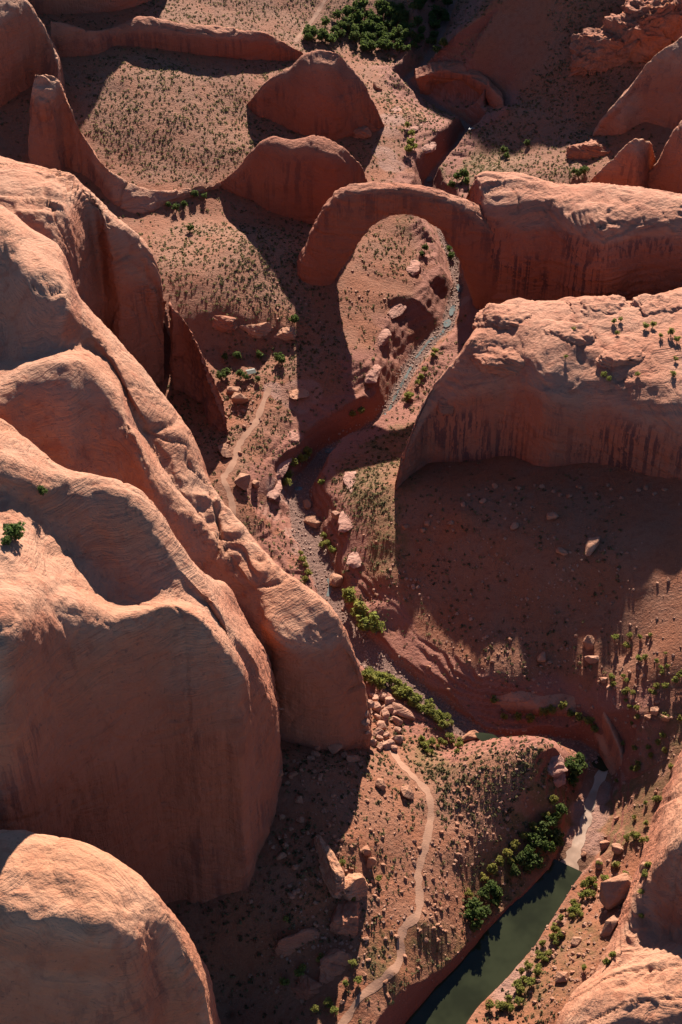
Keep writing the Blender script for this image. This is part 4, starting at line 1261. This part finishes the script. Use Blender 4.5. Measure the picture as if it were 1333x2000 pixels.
for i in range(52):
    f = i / 51
    hedge.append((718 + f * 165 + R.uniform(-10, 8), 1318 + f * 114 - 10 * math.sin(f * 3.1) + R.uniform(-13, 13), R.uniform(2.2, 3.3) * (1.0 if f < .6 else .8)))
trees(hedge, 'green', 'bright green willow in the thicket lining the gravel creek bed', 'willow thicket along the creek bed', cat='willow', name='willow', tall=.9)
trees([(590, 905, 3.4), (600, 893, 3.4), (575, 912, 2.8), (566, 935, 2.6), (560, 950, 2.8), (628, 948, 2.2)], 'green', 'bright green tree perched on a ledge in the shaded gorge', 'trees in the shaded gorge')
trees([(598, 1110, 2.2), (603, 1125, 2.4), (592, 1098, 2.2), (597, 1138, 2.0), (588, 1085, 1.8)], 'yellow', 'yellow green bush at the cobble creek edge', 'yellow bushes at the creek edge', cat='bush', name='bush')
trees([(632, 1052, 2.2), (640, 1068, 2.4), (628, 1070, 2.0), (650, 1080, 2.2)], 'green', 'bush inside the dark creek alcove', 'bushes in the creek alcove', cat='bush', name='bush')
trees([(705, 808, 2.6), (690, 815, 2.4), (795, 782, 2.6), (802, 776, 2.2), (850, 690, 2.2), (846, 697, 1.8), (822, 742, 2.4), (830, 728, 2.2), (815, 752, 2.0)], 'green', 'green bush on the creek bank below the arch', 'creek bank bushes below the arch', cat='bush', name='bush')
trees([(1060, 1398, 2.6), (1078, 1394, 2.8), (1098, 1388, 2.8), (1034, 1410, 2.4), (1012, 1408, 2.4), (1130, 1408, 2.6), (1148, 1415, 2.8), (985, 1405, 2.0), (1115, 1400, 2.4), (1160, 1430, 2.6), (965, 1372, 2.0)],
      'green', 'green bush on the shaded bench inside the creek bend', 'bushes on the shaded bench', cat='bush', name='bush')
trees([(805, 268, 3.2), (802, 285, 3.4), (798, 300, 3.4), (795, 250, 2.4), (810, 292, 2.6)], 'green', 'green tree in the ledgy ground behind the arch', 'trees behind the arch')
trees([(893, 355, 4.0), (905, 350, 4.2), (884, 368, 3.4), (912, 360, 3.0)], 'dark', 'dark juniper beside the slickrock ridge behind the arch', 'junipers by the slickrock ridge', cat='juniper', name='juniper')
trees([(878, 492, 2.6), (882, 505, 2.6), (830, 492, 2.8), (825, 500, 2.2)], 'dark', 'dark bush by the creek seen through the arch', 'bushes seen through the arch', cat='bush', name='bush')
trees([(372, 452, 3.2), (345, 412, 3.0), (360, 405, 2.8), (382, 386, 3.2), (400, 388, 2.6), (330, 405, 2.4)], 'dark', 'dark juniper in the hollow below the slickrock apron', 'junipers below the slickrock apron', cat='juniper', name='juniper')
trees([(432, 742, 3.2), (442, 735, 3.0), (470, 736, 3.0), (480, 742, 2.6), (440, 705, 2.8), (465, 702, 3.2), (508, 702, 3.0), (545, 706, 3.4), (552, 712, 2.8), (505, 745, 2.2), (575, 632, 3.2)],
      'dark', 'dark tree around the shelter below the shaded ledge', 'trees around the shelter')
trees([(32, 1052, 4.6), (15, 1064, 2.4), (85, 968, 2.0), (80, 960, 1.6)], 'dark', 'dark juniper growing on the slickrock terrace', 'junipers on the slickrock terrace', cat='juniper', name='juniper')
trees([(1200, 632, 1.8), (1212, 628, 1.5), (1262, 642, 2.2), (1275, 640, 2.0), (1310, 655, 2.2), (1322, 668, 2.0), (1120, 648, 1.5), (1205, 655, 1.6), (1180, 738, 2.0), (1190, 745, 1.6), (1315, 735, 1.8), (1320, 705, 1.6), (1245, 735, 1.6), (1105, 700, 1.2), (1290, 660, 1.5), (1175, 700, 1.2)],
      'green', 'small bush rooted in a crack on top of the great dome', 'bushes on top of the great dome', cat='bush', name='bush')
trees([(1130, 345, 3.2), (1140, 340, 3.2), (1120, 342, 2.6), (1030, 285, 2.6), (985, 300, 3.0), (990, 310, 2.6)], 'dark', 'dark juniper on the lit hillside beyond the slickrock ridge', 'junipers on the lit hillside', cat='juniper', name='juniper')
grove = []
for i in range(130):
    f = R.random()
    x = R.uniform(596, 800); y = R.uniform(18, 108)
    if y < 74 - (x - 590) * .55 or (y > 88 and x < 705): continue
    grove.append((x, y, R.uniform(3.6, 5.4)))
trees(grove, 'dark', 'green tree in the dense grove at the head of the canyon', 'grove at the head of the canyon')
trees([(R.uniform(800, 875), R.uniform(0, 118), R.uniform(3.6, 5)) for _ in range(26)], 'dark', 'tree of the far grove standing in deep shade', 'shaded trees at the head of the canyon')
trees([(860 + R.uniform(-45, 45), 1462 + R.uniform(-14, 14), R.uniform(1.2, 2.1)) for _ in range(16)], 'green', 'low green bush on the flat beside the dark pool', 'low bushes beside the dark pool', cat='bush', name='bush')
bank = []
for i in range(46):
    f = i / 45
    bank.append((1165 - f * 195 + R.uniform(-14, 26), 1712 + f * 268 + R.uniform(-12, 12), R.uniform(1.3, 2.4)))
trees(bank[::3], 'yellow', 'yellowish tamarisk on the rubble shore of the lake', 'yellowish tamarisks on the lake shore', cat='tamarisk', name='tamarisk')
trees([k for i, k in enumerate(bank) if i % 3], 'green', 'green tamarisk on the rubble shore of the lake', 'tamarisks on the lake shore', cat='tamarisk', name='tamarisk')
slope = [(R.uniform(1195, 1333), R.uniform(1240, 1690), R.uniform(1.1, 2.0)) for _ in range(70)]
slope = [s for s in slope if s[0] < 1345 - (s[1] - 1440) * .38 or s[1] < 1440]
trees(slope[::2], 'yellow', 'yellow green bush on the brushy slope above the creek bend', 'yellow bushes on the slope above the creek bend', cat='bush', name='bush')
trees(slope[1::2], 'green', 'green bush on the brushy slope above the creek bend', 'bushes on the slope above the creek bend', cat='bush', name='bush')
trees([(R.uniform(1180, 1265), R.uniform(1690, 1800), R.uniform(1.2, 2.2)) for _ in range(12)] + [(1195, 1870, 1.8), (1185, 1885, 2.0), (1170, 1690, 1.6), (1140, 1895, 1.6)], 'green', 'bush in the gaps among the lake bank boulders', 'bushes among the lake bank boulders', cat='bush', name='bush')
trees([(668, 1690, 1.6), (560, 1800, 1.6), (555, 1925, 2.4), (585, 1905, 2.2), (590, 1895, 2.0), (628, 1880, 2.2), (690, 1888, 1.8), (700, 1920, 1.8), (675, 1925, 1.8), (640, 1965, 2.2), (655, 1980, 2.2), (615, 1975, 2.0), (695, 1818, 1.6), (740, 1720, 1.6), (690, 1760, 1.4)],
      'green', 'bush on the broken slope beside the gulch', 'bushes beside the gulch', cat='bush', name='bush')

# ------------------------------------------------------------------ desert scrub: many hundreds of small shrubs
def shrub_arrays(g, n):
    d = g.normal(size=(n, 3)); d[:, 2] = np.abs(d[:, 2]); d /= np.linalg.norm(d, axis=1, keepdims=True)
    p = d * g.uniform(0.45, 1.0, n)[:, None] * np.array([1, 1, .8])
    nrm = d + .5 * g.normal(size=(n, 3)); nrm /= np.linalg.norm(nrm, axis=1, keepdims=True)
    a = np.cross(nrm, g.normal(size=(n, 3))); a /= np.linalg.norm(a, axis=1, keepdims=True)
    b = np.cross(nrm, a); s = g.uniform(.28, .5, n)[:, None]
    return np.stack([p - a * s, p + b * s, p + a * s, p - b * s], 1).reshape(-1, 3)


SH = [shrub_arrays(np.random.default_rng(900 + i), 9) for i in range(8)]
SHRUB_ME = [mesh_from('shrub', v, np.arange(len(v)).reshape(-1, 4), M_SCRUB if i % 3 else M_SCRUB_PALE, False) for i, v in enumerate(SH)]
N_TRY = 190000
g = np.random.default_rng(77)
yy = 335 + (1420 - 335) * g.random(N_TRY)**0.85
xx = (g.random(N_TRY) * 2 - 1) * (yy * 0.222 + 6)
zone_d = 0.36 + 0.4 * fbm2(xx / 45, yy / 45, 3, 140)
zi = np.clip(np.searchsorted(ys, yy) - 1, 0, len(ys) - 2); ui = np.clip(np.searchsorted(us, xx / (yy * 0.222 + 22)) - 1, 0, len(us) - 2)
zone_d = zone_d + 0.7 * ((xx > 30) & (yy > 1030)) + 0.6 * DRY[zi, ui] + 0.25 * GRASS[zi, ui]
zone_d *= np.where((xx > 25) & (yy > 520) & (yy < 680) & (xx < 200), .35, 1.0) * (CD[zi, ui] > CHW[zi, ui] + 2.5) * (1 - 0.75 * PALE[zi, ui]) * np.where(ROCKY[zi, ui] > .5, .55, 1.0)
keep = g.random(N_TRY) < np.clip(zone_d, 0, 1) * 0.8
xx, yy = xx[keep], yy[keep]
PATHS = [o for o in sc.objects if o.name.startswith('path')]
pv = np.concatenate([np.array([v.co[:2] for v in o.data.vertices]) for o in PATHS])
spots = []
for x, y in zip(xx, yy):
    loc, nor, nm = drop(float(x), float(y))
    if nm != 'ground' or nor[2] < 0.72: continue
    if np.min(np.abs(pv[:, 0] - x) + np.abs(pv[:, 1] - y)) < 1.6: continue
    if loc[2] < LAKE_Z + 1.0: continue
    spots.append((loc[0], loc[1], loc[2], 0.30 + 0.85 * R.random()**1.9))
spots.sort(key=lambda s: -s[3] / math.hypot(s[1], HC - s[2]))
big, rest = spots[:290], spots[290:]
print('shrubs', len(spots))
ANCHORS = [(-95, 1010, 'on the wide bench field below the long low bench'), (-60, 1180, 'on the far talus beyond the long low bench'), (120, 1010, 'on the lit hillside beyond the slickrock ridge'), (40, 1000, 'on the ledgy ground between the buttes and the slot'),
           (-60, 880, 'on the brushy mound beside the arch'), (30, 860, 'on the bank seen through the arch'), (-50, 720, 'near the trail below the arch'), (25, 660, 'on the grassy bench above the creek gorge'),
           (90, 590, 'on the shaded talus below the great dome'), (130, 520, 'on the slope above the creek bend'), (65, 475, 'on the rounded hump inside the creek bend'), (20, 440, 'beside the lower trail'),
           (10, 380, 'on the slope between the gulch and the lake'), (95, 390, 'on the rubble bank of the lake'), (-20, 560, 'on the creek flats below the long ridge')]


def where(x, y):
    return min(ANCHORS, key=lambda a: (a[0] - x)**2 + (a[1] - y)**2)[2]


for i, (x, y, z, r) in enumerate(big):
    o = bpy.data.objects.new('shrub', SHRUB_ME[i % 8]); COL.objects.link(o)
    o.location = (x, y, z - .1); o.scale = (r * 1.25, r * 1.25, r * 1.2); o.rotation_euler = (0, 0, R.uniform(0, 6.28))
    o['label'] = ('pale ' if i % 8 % 3 == 0 else 'dark ') + 'round desert shrub ' + where(x, y); o['category'] = 'shrub'; o['group'] = 'desert shrubs ' + where(x, y)
VA = {0: [], 1: []}
for i, (x, y, z, r) in enumerate(rest):
    v = SH[(i * 5) % 8] * r * 1.1
    a = R.uniform(0, 6.28); c, s = math.cos(a), math.sin(a)
    v = np.stack([v[:, 0] * c - v[:, 1] * s + x, v[:, 0] * s + v[:, 1] * c + y, v[:, 2] + z - .05], 1)
    VA[1 if R.random() < .45 else 0].append(v)
for k, (nm, m, lab) in enumerate((('scrub', M_SCRUB, 'dark desert scrub stippling the canyon slopes'), ('dry_scrub', M_SCRUB_PALE, 'pale dry bunchgrass and scrub on the canyon slopes'))):
    V = np.concatenate(VA[k]); obj(nm, mesh_from(nm, V, np.arange(len(V)).reshape(-1, 4), m, False), kind='stuff', label=lab, cat='scrub')

# ------------------------------------------------------------------ loose stones: cobbles of the creek bed and rubble of the slopes
def stone_mesh(name, pts, mat, label, seed):
    g = np.random.default_rng(seed)
    base = np.array([(-1, -1, -1), (1, -1, -1), (1, 1, -1), (-1, 1, -1), (-.7, -.7, .8), (.7, -.7, .8), (.7, .7, .8), (-.7, .7, .8)], float)
    f0 = np.array([(0, 3, 2, 1), (4, 5, 6, 7), (0, 1, 5, 4), (1, 2, 6, 5), (2, 3, 7, 6), (3, 0, 4, 7)])
    n = len(pts); P = np.array(pts)
    b = base[None] * (1 + .35 * g.uniform(-1, 1, (n, 8, 3))) * P[:, None, 3:4] * g.uniform(.6, 1.1, (n, 1, 3)) * np.array([1, 1, .7])
    a = g.uniform(0, 6.28, n); c, s = np.cos(a)[:, None], np.sin(a)[:, None]
    V = np.stack([b[..., 0] * c - b[..., 1] * s, b[..., 0] * s + b[..., 1] * c, b[..., 2]], -1) + P[:, None, :3]
    F = (f0[None] + 8 * np.arange(n)[:, None, None]).reshape(-1, 4)
    return obj(name, mesh_from(name, V.reshape(-1, 3), F, mat, False), kind='stuff', label=label, cat='stones')


cob = []
for a, b in zip(CRK[11:-13], CRK[12:-12]):
    L = np.hypot(*(b - a)[:2])
    for _ in range(int(L * 9)):
        t = g.random(); w = a[3] + t * (b[3] - a[3])
        d = (b - a)[:2] / L
        o = g.uniform(-1, 1) * (w + 1.5)
        x, y = a[0] + t * (b[0] - a[0]) - d[1] * o, a[1] + t * (b[1] - a[1]) + d[0] * o
        cob.append((x, y, 0, 0.14 + 0.55 * g.random()**3.5))
cob = np.array(cob); cob[:, 2] = hgt(cob[:, 0], cob[:, 1]) + cob[:, 3] * .25
M_COBBLE = rock_material('cobble_stone', (0.34, 0.225, 0.17), (0.27, 0.165, 0.12), (0.19, 0.115, 0.085), streak=0)
stone_mesh('cobbles', cob, M_COBBLE, 'grey brown cobbles covering the creek bed', 3)

rub = []
centres = [(700, 1560, 26, 240), (650, 1650, 24, 160), (720, 1780, 30, 260), (870, 1650, 22, 220), (960, 1610, 16, 200), (1130, 1830, 26, 420), (1190, 1720, 18, 220), (850, 1780, 20, 200), (1000, 1290, 30, 110), (900, 1330, 26, 110),
           (820, 1150, 40, 120), (1000, 1130, 50, 220), (1150, 1180, 45, 160), (1230, 1330, 30, 260), (1260, 1480, 22, 150), (480, 800, 14, 130), (470, 780, 10, 90), (740, 1160, 12, 80), (620, 1850, 24, 200), (740, 1400, 12, 200),
           (690, 560, 22, 150), (760, 560, 25, 160), (540, 590, 25, 120), (800, 230, 30, 160), (990, 1490, 24, 200), (1110, 1920, 16, 160), (1070, 1380, 24, 120)]
for px, py, rad, n in centres:
    c = on_ground(px, py)
    for _ in range(n):
        x, y = c[0] + g.normal() * rad * .55, c[1] + g.normal() * rad * .55
        loc, nor, nm = drop(float(x), float(y))
        if nm != 'ground' or loc[2] < LAKE_Z + .3: continue
        rub.append((x, y, loc[2], 0.2 + 0.75 * g.random()**3.2))
rub.sort(key=lambda s: -s[3] / math.hypot(s[1], HC - s[2]))
for x, y, z, r in rub[:200]:
    boulder((x, y, z), r * 1.35, 'small loose block ' + where(x, y), 'loose blocks ' + where(x, y), sink=.3, name='loose_block')
M_RUBBLE = rock_material('rubble_stone', (0.369, 0.205, 0.135), (0.320, 0.156, 0.094), (0.246, 0.107, 0.066), streak=0)
P = np.array(rub[200:]); P[:, 2] += P[:, 3] * .2
stone_mesh('rubble', P, M_RUBBLE, 'red rubble strewn over the talus slopes', 5)

# ------------------------------------------------------------------ the small trail shelter
def box(bm, c, s, rot=0.0):
    r = bmesh.ops.create_cube(bm, size=1.0)
    for v in r['verts']:
        x, y, z = v.co.x * s[0], v.co.y * s[1], v.co.z * s[2]
        v.co = (c[0] + x, c[1] + y * math.cos(rot) - z * math.sin(rot), c[2] + y * math.sin(rot) + z * math.cos(rot))


def shelter():
    p = at(491, 733)[0]
    e = bpy.data.objects.new('trail_shelter', None); COL.objects.link(e)
    e.location = tuple(p); e.rotation_euler = (0, 0, .35); e.scale = (1.0, 1.0, 1.0)
    e['label'] = 'small open trail shelter with a grey pitched roof among trees'; e['category'] = 'shelter'

    def part(name, mat, *bx):
        bm = bmesh.new()
        for b in bx: box(bm, *b)
        me = bpy.data.meshes.new(name); bm.to_mesh(me); bm.free(); me.materials.append(mat)
        o = bpy.data.objects.new(name, me); COL.objects.link(o); o.parent = e
        return o
    part('roof', M_ROOF, ((0, -1.15, 3.05), (5.2, 2.6, .12), .30), ((0, 1.15, 3.05), (5.2, 2.6, .12), -.30))
    for sx in (-2.1, 2.1):
        for sy in (-1.7, 1.7):
            part('post', M_TIMBER, ((sx, sy, 1.2), (.18, .18, 3.2)))
    part('bench', M_TIMBER, ((0, .9, .48), (3.2, .45, .08)), ((-1.3, .9, .22), (.1, .4, .44)), ((1.3, .9, .22), (.1, .4, .44)))
    part('sign_board', M_TIMBER, ((0, 1.6, 1.5), (2.0, .08, 1.0)))


shelter()
